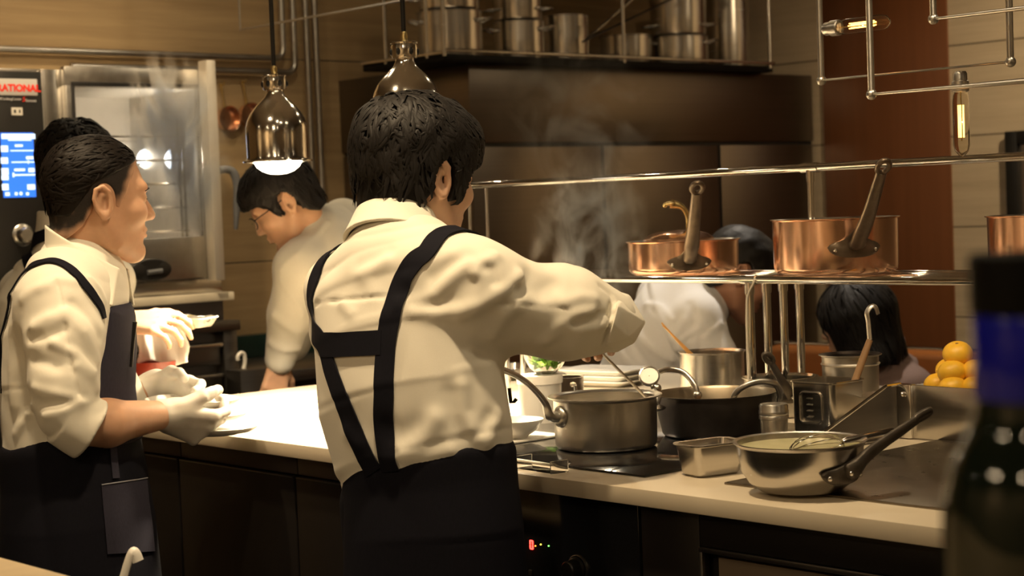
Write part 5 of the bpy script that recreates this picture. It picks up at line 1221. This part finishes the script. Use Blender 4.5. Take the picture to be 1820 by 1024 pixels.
# ------------------------------------------------------------------ the left chef in profile with the plates
def left_chef():
    fr = Fr((0, 0, 0), -36); base = atD(130, 870, 3.45)
    e = Person('person in profile with cropped hair, white shirt and navy bib apron, holding stacked plates', base, -14).e
    L = [(138, 905, 3.44, .155, .138), (130, 830, 3.44, .155, .132), (122, 760, 3.45, .160, .124), (118, 690, 3.45, .166, .120), (120, 610, 3.46, .172, .121), (126, 555, 3.46, .170, .112), (136, 508, 3.47, .130, .090), (148, 468, 3.475, .075, .068)]
    secs = secs_of(fr, L)
    shR, shL = atD(104, 540, 3.315), atD(150, 535, 3.62)
    elR, wrR = atD(128, 752, 3.27), atD(292, 737, 3.44)
    elL, wrL = atD(196, 735, 3.66), atD(262, 690, 3.70)
    head = (atD(174, 357, 3.47), -13, -3, 0); neck = atD(146, 452, 3.475)
    fR = unit(atD(372, 764, 3.50)-wrR)
    handR = hand_parts(wrR, fR, FWD*.9+UPV*.35, UPV*.9-FWD*.2+RGT*.15, curl=((38, 48, 25), (42, 50, 30), (46, 52, 30), (50, 55, 30)), thumb=(48, 40), scale=1.05)
    fL = unit(atD(322, 700, 3.69)-wrL); handL = hand_parts(wrL, fL, -FWD*.8+UPV*.1-UPV*.3, UPV*.8+FWD*.3, curl=(40, 42, 44, 46), thumb=(50, 45))
    pel = secs[0][0]; legs = legs_for(pel, fr)
    bf, hf = body_fn(head, dict(ears=True, smile=True, nose=1.02), neck, shrink(secs, .022), [([shR, elR, atD(190, 752, 3.33), wrR], [.052, .043, .043, .0275]), ([shL, elL, wrL], [.048, .041, .028])], [handR, handL], legs, .047)
    lo, hi = bounds([pel, hf.o+A3(0, 0, .14), shL, elR, wrR, wrL, legs[0][0][3], legs[1][0][3], hf.o, handR[1][1][0][3], handL[1][1][0][3], A3(pel[0], pel[1], 0)], .14); lo[2] = -.01
    sdf_obj('body', bf, lo, hi, .0036, SKIN, e)
    # cropped sides, longer top combed back
    tab = [(-.13, -.070), (-.07, -.075), (-.045, -.052), (-.02, -.005), (.004, -.010), (.022, -.016), (.034, .004), (.046, .036), (.060, .062), (.076, .082), (.10, .105), (.14, .13)]
    lo, hi = bounds([hf.o], .19)
    hs = hair_fn(hf, tab, .0022, .005, ear=True, wob=.0006); ch = sdf_obj('cropped_hair', hs, lo, hi, .0034, STUBBLE, e)
    co = np.empty(len(ch.data.vertices)*3, f32); ch.data.vertices.foreach_get('co', co); lq = hf.l(co.reshape(-1, 3)); dn = np.clip((lq[:, 2]-zl_interp(lq[:, 1], tab))/(.022+.022*np.clip(lq[:, 1]/.03, 0, 1)), 0, 1)*np.clip((.074-lq[:, 1])/.03, 0.15, 1)
    at_ = ch.data.attributes.new('hair_cover', 'FLOAT', 'POINT'); at_.data.foreach_set('value', np.clip(.12+dn*1.05+.18*noise3(lq, 160, 2), 0, 1).astype(f32))
    tab2 = [(-.13, -.03), (-.07, -.035), (-.03, .028), (.02, .056), (.05, .070), (.078, .086), (.10, .105), (.14, .13)]
    ht = hair_fn(hf, tab2, .004, .0105, -.0045, ear=False, wob=.0015); hr = sdf_obj('hair', ht, lo, hi, .0034, HAIRB, e)
    locks('lock', ht, hf, HAIRB, hr, 700, 8, lambda q, v: q[2]-np.interp(q[1], [a for a, b in tab2], [b for a, b in tab2]) > .014, .032, .0032, .0018, flow=lambda q, v: (q[0]*1.5, -1, -.2), curl=.3)['kind'] = 'stuff'
    # eyebrow, lashes and moustache shadow on the near side
    m = MB(); bp = onto(bf, [hf.w(x, y, z) for x, y, z in ((.016, .10, .022), (.028, .10, .027), (.042, .09, .025), (.050, .08, .020))], .0006); m.tube(crom(bp, 6), list(np.interp(np.linspace(0, 1, 19), [0, .3, 1], [.0022, .0036, .0012])), 8, flat=.6); m.build('eyebrow', HAIRB, e)
    bp = onto(bf, [hf.w(x, y, z) for x, y, z in ((.018, .095, .0055), (.030, .10, .0050), (.043, .09, .0035))], .0006); MB().tube(crom(bp, 6), .0011, 6).build('eyelash', HAIRB, e)
    # shirt
    arm = [atD(102, 545, 3.32), atD(114, 600, 3.29), atD(114, 674, 3.27), atD(118, 728, 3.265)]; ar = [.075, .074, .064, .058]
    cA, cB = atD(112, 738, 3.262), atD(160, 764, 3.285)
    lar = [shL, (shL+elL)/2, elL+(wrL-elL)*.3]
    c0, c1 = atD(140, 478, 3.475), atD(152, 422, 3.478)
    def shirt0(p):
        d = S_loft(p, secs)
        d = smin(d, S_cap(p, atD(138, 505, 3.46), shR, .078, .075), .05); d = smin(d, S_cap(p, atD(142, 505, 3.49), shL, .072, .066), .05)
        d = smin(d, S_chain(p, lar, [.066, .06, .056], .02), .03); return d
    def arm0(p): return S_chain(p, arm, ar, .01)
    # shirt collar: raised at the nape, points falling open in front
    collar = lambda p: S_flat(p, c0, c1, .066, .058)
    both = lambda p: smin(smin(shirt0(p), arm0(p), .022), collar(p), .012)
    sp = [([(60, 580), (85, 566), (112, 560)], .011, .007), ([(52, 600), (80, 598), (112, 585)], .010, -.008), ([(95, 610), (130, 628), (165, 660)], .009, .008), ([(100, 500), (112, 545), (118, 600), (124, 640), (140, 700)], .0035, -.003), ([(118, 555), (150, 590), (172, 640)], .010, .006), ([(130, 540), (160, 565), (178, 600)], .010, -.005),
          ([(62, 690), (100, 700), (140, 712)], .010, .006), ([(70, 718), (110, 716), (150, 708)], .009, -.006), ([(80, 740), (115, 728), (150, 712)], .009, .006), ([(60, 640), (100, 650)], .012, -.005), ([(140, 650), (165, 668), (172, 690)], .010, .006),
          ([(22, 580), (20, 640), (25, 720)], .014, .006), ([(36, 600), (34, 680), (40, 740)], .014, -.006), ([(30, 770), (45, 740), (60, 720)], .010, .006), ([(72, 510), (100, 496), (130, 500)], .010, .004), ([(160, 495), (178, 515), (186, 535)], .008, .005), ([(40, 530), (60, 515), (85, 508)], .012, .004)]
    fl = px_folds(both, sp, 3.0, 3.6); s1 = ridges(both, fl)
    shirt = lambda p: smin(s1(p), S_flat(p, cA, cB, .0555, .0595, .003), .004)-.0010*noise3(p, 55, 14)
    lo, hi = bounds([s_[0] for s_ in secs]+arm+[shL, cB, lar[-1]], .10); lo[:2] -= .08; hi[:2] += .08; lo[2] = secs[0][0][2]-.02
    sdf_obj('shirt', shirt, lo, hi, .0042, SHIRT, e)
    pl0, pl1 = atD(98, 407, 3.47), atD(205, 470, 3.45); pn = unit(np.cross(pl1-pl0, fr.R[:, 0]-FWD*0)); pn = pn if pn[2] > 0 else -pn
    q0, q1 = atD(92, 450, 3.47), atD(213, 540, 3.45); qn = unit(np.cross(q1-q0, FWD)); qn = qn if qn[2] > 0 else -qn
    cutp = atD(214, 500, 3.42); thr = lambda p: -((p-cutp.astype(f32))@RGT.astype(f32))
    collar_mesh(e, shirt, (q0+q1)/2-FWD*.004, (pl0+pl1)/2-FWD*.002, .092, .0715, SHIRT, thr, pn, qn)
    # apron: skirt, bib, straps
    torso = lambda p: S_loft(p, secs)
    zw = float(march(shirt0, 60, 775, 3.0, 3.6)[2]); c_ = secs[0][0]
    asec = secs_of(fr, [(126, 800, 3.44, .160, .132), (134, 860, 3.44, .160, .136), (140, 930, 3.44, .168, .144)]); c_ = asec[-1][0]
    asec += [(A3(c_[0], c_[1], .62), fr.R[:, 0], fr.R[:, 1], .178, .152), (A3(c_[0], c_[1], .30), fr.R[:, 0], fr.R[:, 1], .19, .165)]
    ysk = lambda p: ((p-secs[1][0].astype(f32))@fr.R[:, 1].astype(f32))
    def apron(p):
        d = S_loft(p, asec)-.004-.006*np.clip((.86-p[:, 2])/.2, 0, 1)*noise3(p*np.array((1, 1, .2), f32), 34, 21)
        return smax(smax(d, p[:, 2]-zw-.03*np.clip(ysk(p)/.1, -1, 1), .004), .33-p[:, 2], .004)
    lo, hi = bounds([s_[0] for s_ in asec], .22); ap = sdf_obj('apron', apron, lo, hi, .006, NAVY, e)
    zb = float(atD(215, 542, 3.4)[2])
    def bib(p):
        d = np.abs(S_loft(p, secs)-.007)-.0045; y = ((p-secs[4][0].astype(f32))@fr.R[:, 1].astype(f32)); x = ((p-secs[4][0].astype(f32))@fr.R[:, 0].astype(f32))
        wz = np.clip((zb-p[:, 2])/.17, 0, 1); d = smax(d, np.abs(x)-(.118+.05*wz**1.5), .002); d = smax(d, .015-y+.05*wz*0, .002); return smax(smax(d, p[:, 2]-zb, .002), zw-.03-p[:, 2], .002)
    lo, hi = bounds([s_[0] for s_ in secs], .2); sdf_obj('bib', bib, lo, hi, .0036, NAVYL, ap)
    pr = lambda L_, off=.003: [march(shirt, x, y, 3.0, 3.7, off) for x, y in L_]
    s_ = pr([(186, 566), (181, 548), (168, 527), (152, 506), (138, 489), (124, 476), (108, 467), (90, 463), (70, 467), (52, 476), (36, 492)])
    s_ += [secs[5][0]+fr.R[:, 0]*.07-fr.R[:, 1]*.13, secs[4][0]-fr.R[:, 1]*.14+fr.R[:, 0]*.03, secs[3][0]-fr.R[:, 1]*.14]
    ribbon(shirt, s_, .020, .002, .003, 10, 5).build('strap', NAVY, ap)
    # pocket on the skirt and a pen in the bib pocket
    pk = lambda L_: [march(apron, x, y, 3.0, 3.7, .002) for x, y in L_]
    Pq = [[march(apron, x0+(x1-x0)*u_, y0+(y1-y0)*u_, 3.0, 3.7) for u_ in np.linspace(0, 1, 9)] for (x0, y0), (x1, y1) in (((179, 862), (258, 850)), ((182, 900), (262, 892)), ((186, 940), (268, 935)), ((190, 985), (272, 980)))]
    mb = MB(); V = [onto(apron, p, .004)[0] for r_ in Pq for p in r_]; V2 = [onto(apron, p, .0015)[0] for r_ in Pq for p in r_]; Fq = [(i*9+j, i*9+j+1, i*9+j+10, i*9+j+9) for i in range(3) for j in range(8)]; K = len(V)
    ed = [j for j in range(9)]+[i*9+8 for i in range(1, 4)]+[27+j for j in range(7, -1, -1)]+[i*9 for i in range(2, 0, -1)]
    mb.add(V+V2, Fq+[tuple(K+q for q in reversed(f)) for f in Fq]+[(ed[i], ed[(i+1) % len(ed)], K+ed[(i+1) % len(ed)], K+ed[i]) for i in range(len(ed))])
    pocket = mb.build('pocket', NAVYL, ap); MB().tube(onto(apron, Pq[0], .0045), .0013, 6).build('hem_stitch', mat('grey thread', (.25, .25, .28), .8), pocket)
    ribbon(apron, pk([(201, 792), (203, 820), (206, 850)]), .016, .002, .002, 6, 3).build('tie', NAVYL, ap)
    pn_ = atD(237, 610, 3.385); MB().tube([atD(233, 652, 3.39), atD(236, 612, 3.385), atD(240, 572, 3.38)], [.0032, .0036, .0045], 10).build('pen', BLACKM, ap)
    # gloves follow the hands
    for parts, wr, el, nm in ((handR, wrR, elR, 1), (handL, wrL, elL, 2)):
        ax = unit(wr-el)
        def gf(p):
            d = S_hand(p, parts, .0018); d = smin(d, S_cap(p, wr-ax*.004, wr+ax*.02, .031, .030), .012); d = smax(d, -((p-(wr-ax*.018).astype(f32))@ax.astype(f32)), .002); return d-.0011*noise3(p, 130, nm)
        lo, hi = bounds([wr]+[q for pts, _ in parts[1] for q in pts], .05); sdf_obj('glove', gf, lo, hi, .0026, GLOVE, e)
    trousers_shoes(e, legs)
left_chef()
# plates in his hands
for (x, y, D), lb in zip(((342, 716, 3.60), (354, 741, 3.60), (374, 764, 3.60)), ('topmost white plate in the stack the left chef holds', 'middle white plate in the stack the left chef holds', 'lowest white plate in the stack the left chef holds')):
    c = atD(x, y, D); R = basis((1, 0, 0), unit(A3(0, 0, 1)+RGT*.04))
    o = MB().lathe([(.001, 0), (.055, 0), (.06, .002), (.085, .007), (.094, .013), (.096, .017), (.093, .018), (.082, .011), (.058, .006), (.001, .005)], c-A3(0, 0, .008), 64, R).build('plate', WHITEC); tag(o, lb, 'plate', 'white plates held by the left chef')

# ------------------------------------------------------------------ simpler builder for the people further back
def back_person(label, hd, L, head, neck, arms, hands, shirtm, skin, hair, hh=.006, legs=True, sleeve=.016, collar=None, apron=None, hk={}, folds=(), lockn=120, lock_len=.05, sleeve_to=1.0, legpts=None, seed=2, lock_kw={}, t01=(3.5, 6.5), fit=(.02, .020), trm=None):
    fr = Fr((0, 0, 0), *hd) if hasattr(hd, '__len__') else Fr((0, 0, 0), hd); secs = secs_of(fr, L); pel = secs[0][0]
    e = Person(label, pel, 0).e
    lg = legpts if legpts is not None else (legs_for(pel, Fr((0, 0, 0), hd[0] if hasattr(hd, '__len__') else hd)) if legs else [])
    bf, hf = body_fn(head, hk, neck, shrink(secs, fit[0]), arms, hands, lg)
    lo, hi = bounds([pel, hf.o+A3(0, 0, .1), hf.o]+[q for a, _ in arms for q in a]+[q for h_ in hands for pts, _ in h_[1] for q in pts]+[q for a, _ in lg for q in a], .15); lo[2] = max(lo[2], -.01)
    sdf_obj('body', bf, lo, hi, hh, skin, e)
    hn = hair(hf); lo, hi = bounds([hf.o], .22); lo[2] -= .06; hr = sdf_obj('hair', hn, lo, hi, .0048, HAIR, e)
    if lockn: locks('lock', hn, hf, HAIR, hr, lockn, seed, **lock_kw)['kind'] = 'stuff'
    def sh0(p):
        d = S_loft(p, secs)
        for pts, rad in arms:
            n = len(pts)-1; P = list(pts[:-1])+[pts[-2]+(pts[-1]-pts[-2])*sleeve_to]; d = smin(d, S_cap(p, secs[-2][0], pts[0], .07, rad[0]+sleeve), .05); d = smin(d, S_chain(p, P, [r+sleeve for r in rad], .02), .03)
        if collar: d = smin(d, S_flat(p, collar[0], collar[1], collar[2], collar[2]-.004), .012)
        return d
    fl = px_folds(sh0, folds, *t01); s1 = ridges(sh0, fl) if folds else sh0; sh = lambda p: s1(p)-.0022*noise3(p, 34, seed)
    lo, hi = bounds([s_[0] for s_ in secs]+[q for a, _ in arms for q in a], .2); sdf_obj('shirt', sh, lo, hi, .0065, shirtm, e)
    if lg: trousers_shoes(e, lg, trm)
    return e, fr, secs, sh, hf, bf
short_tab = [(-.13, -.060), (-.07, -.075), (-.045, -.055), (-.015, -.004), (.010, -.025), (.030, -.020), (.046, .020), (.065, .040), (.10, .05), (.14, .06)]
# chef behind the left one, reaching to the right with a cloth
hd3 = 70; wr3 = atD(224, 574, 4.30); f3 = unit(atD(300, 572, 4.27)-wr3)
h3_ = hand_parts(wr3, f3, FWD*.6-UPV*.6, UPV*.7+FWD*.3-RGT*.1, curl=(30, 35, 40, 42), thumb=(20, 20))
e3p, fr3, secs3, sh3, hf3, _ = back_person('person with tousled black hair standing behind the left chef, before the oven', hd3,
    [(120, 900, 4.62, .155, .13), (118, 780, 4.62, .16, .125), (115, 650, 4.62, .175, .125), (115, 540, 4.62, .175, .115), (118, 485, 4.62, .135, .09), (122, 450, 4.62, .075, .065)],
    (atD(134, 312, 4.60), 72, -4, 0), atD(124, 430, 4.61), [([atD(190, 500, 4.50), atD(170, 610, 4.40), wr3], [.048, .041, .029]), ([atD(45, 520, 4.72), atD(60, 650, 4.85), atD(150, 640, 4.95)], [.048, .041, .029])], [h3_], SHIRT, SKIN2,
    lambda hf: hair_fn(hf, short_tab, .014, .022, .004, wob=.004), lockn=900, collar=(atD(108, 452, 4.61), atD(112, 378, 4.61), .070), sleeve_to=.35, lock_kw=dict(region=lambda q, v: q[2] > .0, length=.055, width=.0048, lift=.009, curl=.75, crown=(.01, -.05, .12)))
pr = lambda L_: [march(sh3, x, y, 4.0, 4.9, .003) for x, y in L_]
st = pr([(88, 415), (74, 420), (60, 430), (48, 446)]); st = [st[0]+fr3.R[:, 1]*.06-A3(0, 0, .02)]+st+[secs3[3][0]-fr3.R[:, 1]*.14-fr3.R[:, 0]*.06, secs3[2][0]-fr3.R[:, 1]*.15]
ribbon(sh3, st, .03, .003, .003, 8, 4).build('apron_strap', NAVY, e3p)
# what he carries: dish under film, folded cloth, reddish pot
dsh, Rd = rr_pan('oblong_dish', 'white oblong dish with food under film, carried above the plates', 'dish', atD(326, 582, 4.38), .075, .045, .022, WHITEC, math.radians(-58), .9, .004, .012)
cdish = atD(326, 582, 4.38)
mb = MB(); 
for k in range(9): 
    q = RNG.uniform(-1, 1, 2); mb.ball(cdish+Rd@A3(q[0]*.05, q[1]*.025, .018), (.014, .011, .009), 10, 8)
fd = mb.build('food', mat('pale food', (.72, .62, .30), .5, 0, .2), dsh); fd['kind'] = 'stuff'
mb = MB(); N = 14; V = []
for i in range(N+1):
    for j in range(N+1):
        x, y = (i/N*2-1), (j/N*2-1); V.append(cdish+Rd@A3(x*.079, y*.049, .026+.004*math.sin(7*x+3*y)+.003*math.sin(11*y-4*x)-.008*(max(abs(x), abs(y))**6)))
Fq = [(i*(N+1)+j, i*(N+1)+j+1, (i+1)*(N+1)+j+1, (i+1)*(N+1)+j) for i in range(N) for j in range(N)]; K = len(V)
mb.add(V+[v-A3(0, 0, .0008) for v in V], Fq+[tuple(K+q for q in reversed(f)) for f in Fq]).build('film', CLEAR, dsh)
cc = atD(288, 606, 4.37)
def cloth(p):
    q = p-cc.astype(f32); x = q@RGT.astype(f32); z = q[:, 2]; y = q@FWD.astype(f32)
    rip = .006*np.sin(x*140+z*30)+.005*np.sin(z*60-x*40)
    d = np.maximum(np.maximum(np.abs(x+z*.12+.004*np.sin(z*90))-.058, np.abs(z+.10*x+.006*np.sin(x*70))-.052), np.abs(y+rip)-.012); return smin(d, S_cap(p, cc-RGT*.05+A3(0, 0, .05), cc+RGT*.045+A3(0, 0, .045), .018, .020), .012)-.003
o = sdf_obj('folded_cloth', cloth, cc-.12, cc+.12, .0036, SHIRT2, None); tag(o, 'white kitchen cloth in the hand reaching out behind the left chef', 'cloth')
cr_ = atD(272, 672, 4.36)
o = MB().lathe([(.001, 0), (.042, .0), (.052, .006), (.058, .03), (.060, .052), (.057, .052), (.054, .03), (.04, .008), (.001, .006)], cr_-A3(0, 0, .01), 48).build('red_pot', mat('red lacquer', (.20, .022, .010), .3, 0, .3, (30, 30, 30), 4)); tag(o, 'dark red pot under the white cloth behind the left chef', 'pot')
# chef bending at the back under the lamp
b4 = Fr((0, 0, 0), 150); wr4 = atD(498, 640, 5.02)
h4_ = hand_parts(wr4, unit(atD(488, 690, 5.02)-wr4), -RGT*.3+FWD*.6, RGT*.2+FWD, curl=(25, 25, 30, 30))
e4p, fr4, secs4, sh4, hf4, bf4 = back_person('person with glasses in white shirt bending over the back counter under the heat lamp', (140, -52),
    [(742, 545, 5.22, .150, .125), (700, 515, 5.20, .155, .13), (640, 475, 5.17, .18, .13), (592, 440, 5.12, .18, .115), (566, 425, 5.09, .13, .09), (548, 415, 5.07, .08, .07)],
    (atD(505, 362, 5.02), 146, -34, 0), atD(545, 404, 5.06), [([atD(532, 475, 4.95), atD(515, 560, 4.98), wr4], [.050, .044, .03]), ([atD(610, 395, 5.33), atD(560, 520, 5.4), atD(520, 620, 5.3)], [.050, .044, .03])], [h4_], SHIRT, SKIN,
    lambda hf: hair_fn(hf, short_tab, .013, .022, .006, wob=.002), lockn=700, collar=(atD(556, 420, 5.07), atD(533, 398, 5.05), .068), sleeve_to=.97, lock_kw=dict(region=lambda q, v: q[2] > -.01, length=.055, width=.0042, lift=.003, curl=.25),
    folds=[([(580, 395), (560, 420), (530, 450), (500, 480)], .010, .006), ([(500, 500), (530, 540), (540, 560)], .006, .006), ([(485, 560), (510, 580), (530, 590)], .012, .007), ([(480, 610), (505, 622), (530, 620)], .010, .008), ([(560, 480), (590, 520)], .016, .006), ([(620, 400), (600, 450)], .014, .006)],
    legpts=[([atD(735+20*s_, 545, 5.22+.1*s_), A3(*(atD(735+20*s_, 560, 5.22+.1*s_)[:2]), .47), A3(*(atD(735+20*s_, 560, 5.22+.1*s_)[:2]), .085), A3(*(atD(735+20*s_, 560, 5.22+.1*s_)[:2]), .04)+Fr((0, 0, 0), 140).R[:, 1]*.14], [.085, .058, .04, .033]) for s_ in (1, -1)])
gl = MB(); 
for s_ in (1, -1):
    ring = [hf4.w(.032*s_+.023*math.cos(q)*s_, .106-.010*abs(math.cos(q)), .004+.018*math.sin(q)) for q in np.linspace(0, 2*PI, 25)]; gl.tube(ring, .0016, 6)
    gl.tube([hf4.w(.055*s_, .098, .010), hf4.w(.078*s_, .05, .010), hf4.w(.082*s_, .0, .012)], .0018, 6)
gl.tube([hf4.w(-.01, .107, .006), hf4.w(.01, .107, .006)], .0016, 6); gl.build('glasses', BLACKM, e4p)
# white-shirted chef stooping beyond the shelf
e5p, fr5, secs5, sh5, hf5, bf5 = back_person('stooping person in bright white shirt beyond the pass shelf, head behind the copper pans', (-22, -38),
    [(1112, 770, 5.15, .15, .125), (1130, 710, 5.12, .165, .13), (1165, 630, 5.08, .185, .125), (1205, 560, 5.04, .185, .115), (1240, 532, 5.02, .14, .09), (1268, 520, 5.0, .075, .07)],
    (atD(1312, 488, 4.98), -34, -30, 0), atD(1272, 520, 5.0), [([atD(1240, 570, 4.88), atD(1272, 640, 4.86), atD(1300, 720, 4.84)], [.05, .044, .03]), ([atD(1175, 530, 5.25), atD(1160, 640, 5.4), atD(1230, 720, 5.3)], [.05, .044, .03])], [], SHIRT2, mat('tanned skin', (.40, .20, .12), .5, 0, .07),
    lambda hf: hair_fn(hf, short_tab, .012, .02, .004, wob=.002), lockn=0, collar=(atD(1256, 528, 5.01), atD(1278, 512, 4.99), .070), sleeve_to=-.0,
    folds=[([(1165, 545), (1185, 580), (1205, 620)], .010, .008), ([(1150, 540), (1175, 545), (1195, 570)], .009, .006), ([(1130, 590), (1160, 620), (1195, 640)], .010, .009), ([(1120, 600), (1150, 650), (1160, 680)], .012, -.008), ([(1210, 605), (1240, 585), (1290, 583)], .007, .007), ([(1225, 540), (1235, 570), (1225, 600)], .012, -.006), ([(1195, 600), (1215, 570)], .012, .006), ([(1255, 600), (1270, 585), (1282, 575)], .007, .006)],
    hh=.006)
MB().ball(onto(bf5, [hf5.w(.078, -.004, -.030)], .002)[0], .0042, 12, 8).build('ear_stud', SHINY, e5p)
# seated woman with a black bob
bob = lambda hf: (lambda p: near(p, hf.w(0, 0, -.03), .32, lambda q: (lambda l: smax(smax(smin(S_skull(l)-.020, S_loft(l, [((0, -.02, .02), (1, 0, 0), (0, 1, 0), .098, .10), ((0, -.025, -.06), (1, 0, 0), (0, 1, 0), .102, .098), ((0, -.032, -.13), (1, 0, 0), (0, 1, 0), .118, .095)]), .02), -(l[:, 2]+.140+.012*np.sin(l[:, 0]*90)), .01), -S_ell(l, (0, .085, -.04), (.055, .06, .085)), .012)-.002*noise3(l*np.array((1, 1, .25), f32), 110, 5))(hf.l(q)), .19))
hw = atD(1522, 572, 5.42); tw = atD(1560, 690, 5.45)
kz = .47
e6p, *_ = back_person('seated person with black bob in a mauve top beyond the counter', 118,
    [(1590, 880, 5.46, .17, .12), (1588, 800, 5.46, .165, .115), (1580, 730, 5.46, .18, .115), (1572, 680, 5.45, .175, .105), (1560, 655, 5.44, .125, .085), (1545, 640, 5.43, .07, .06)],
    (hw, 122, -10, 0), atD(1536, 632, 5.43), [([atD(1622, 690, 5.36), atD(1640, 790, 5.42), atD(1580, 830, 5.6)], [.045, .04, .028]), ([atD(1505, 690, 5.55), atD(1480, 790, 5.6), atD(1520, 830, 5.7)], [.045, .04, .028])], [], MAUVE, SKIN2, bob, lockn=420, lock_kw=dict(region=lambda q, v: v[1] < .55 or q[2] > .06, length=.10, width=.0055, lift=.004, curl=.14, flow=lambda q, v: (q[0]*5, q[1]*4-.2, -1-.0*q[2]) if q[2] < .09 else (q[0]*8, q[1]*8, -.1)), sleeve_to=.9, legpts=[([atD(1590+s_*14, 890, 5.46), atD(1590+s_*14, 890, 5.46)+Fr((0, 0, 0), 118).R[:, 1]*.38+A3(0, 0, .02), (atD(1590+s_*14, 890, 5.46)+Fr((0, 0, 0), 118).R[:, 1]*.40)*A3(1, 1, 0)+A3(0, 0, .085), (atD(1590+s_*14, 890, 5.46)+Fr((0, 0, 0), 118).R[:, 1]*.52)*A3(1, 1, 0)+A3(0, 0, .04)], [.075, .055, .04, .03]) for s_ in (1, -1)])
# ============================================================ STEAM
def steam(label, c, r, dens, scale, thr, dist=2.0, seed=0., stretch=(1, 1, .7)):
    c = np.asarray(c, float); mb = MB().ball((0, 0, 0), r, 24, 14); o = mb.build('steam', None, None) if False else None
    me = bpy.data.meshes.new('steam'); me.from_pydata(mb.v, [], mb.f); me.update()
    o = bpy.data.objects.new('steam', me); COL.objects.link(o); o.location = tuple(c)
    m = bpy.data.materials.new('steam'); m.use_nodes = True; nt = m.node_tree; nt.nodes.remove(nt.nodes['Principled BSDF']); out = nt.nodes['Material Output']
    tc = nd(nt, 'ShaderNodeTexCoord'); mp = nd(nt, 'ShaderNodeMapping'); mp.inputs['Scale'].default_value = stretch; mp.inputs['Location'].default_value = (seed, seed*.7, 0)
    nt.links.new(tc.outputs['Object'], mp.inputs[0])
    no = nd(nt, 'ShaderNodeTexNoise'); no.inputs['Scale'].default_value = scale; no.inputs['Detail'].default_value = 5; no.inputs['Distortion'].default_value = dist; nt.links.new(mp.outputs[0], no.inputs[0])
    mr = nd(nt, 'ShaderNodeMapRange'); mr.inputs[1].default_value = thr; mr.inputs[2].default_value = thr+.22; mr.inputs[3].default_value = 0; mr.inputs[4].default_value = dens; nt.links.new(no.outputs[0], mr.inputs[0])
    # fades towards the rim of the puff
    sc_ = nd(nt, 'ShaderNodeVectorMath', operation='DIVIDE'); sc_.inputs[1].default_value = tuple(r); nt.links.new(tc.outputs['Object'], sc_.inputs[0])
    ln = nd(nt, 'ShaderNodeVectorMath', operation='LENGTH'); nt.links.new(sc_.outputs[0], ln.inputs[0])
    fo = nd(nt, 'ShaderNodeMapRange', interpolation_type='SMOOTHSTEP'); fo.inputs[1].default_value = .98; fo.inputs[2].default_value = .25; fo.inputs[3].default_value = 0; fo.inputs[4].default_value = 1; nt.links.new(ln.outputs['Value'], fo.inputs[0])
    mu = nd(nt, 'ShaderNodeMath', operation='MULTIPLY'); nt.links.new(mr.outputs[0], mu.inputs[0]); nt.links.new(fo.outputs[0], mu.inputs[1])
    vs_ = nd(nt, 'ShaderNodeVolumeScatter'); vs_.inputs['Anisotropy'].default_value = .2; vs_.inputs['Color'].default_value = (1, .88, .72, 1); nt.links.new(mu.outputs[0], vs_.inputs['Density']); nt.links.new(vs_.outputs[0], out.inputs['Volume'])
    me.materials.append(m); tag(o, label, 'steam', None, 'stuff'); return o
steam('curling steam rising over the pots left of the copper saute pan', atD(1050, 420, 3.75), (.15, .14, .21), 42, 11, .49, 2.4, 1.3)
steam('thin steam drifting high before the steel extraction block', atD(1020, 200, 4.3), (.26, .2, .22), 9, 7, .52, 2.0, 4.1)
steam('steam clouding the front of the combi oven', atD(305, 260, 5.12), (.22, .10, .30), 70, 7, .47, 2.0, 7.7)
SC.cycles.volume_step_rate = 2.0; SC.cycles.volume_max_steps = 128
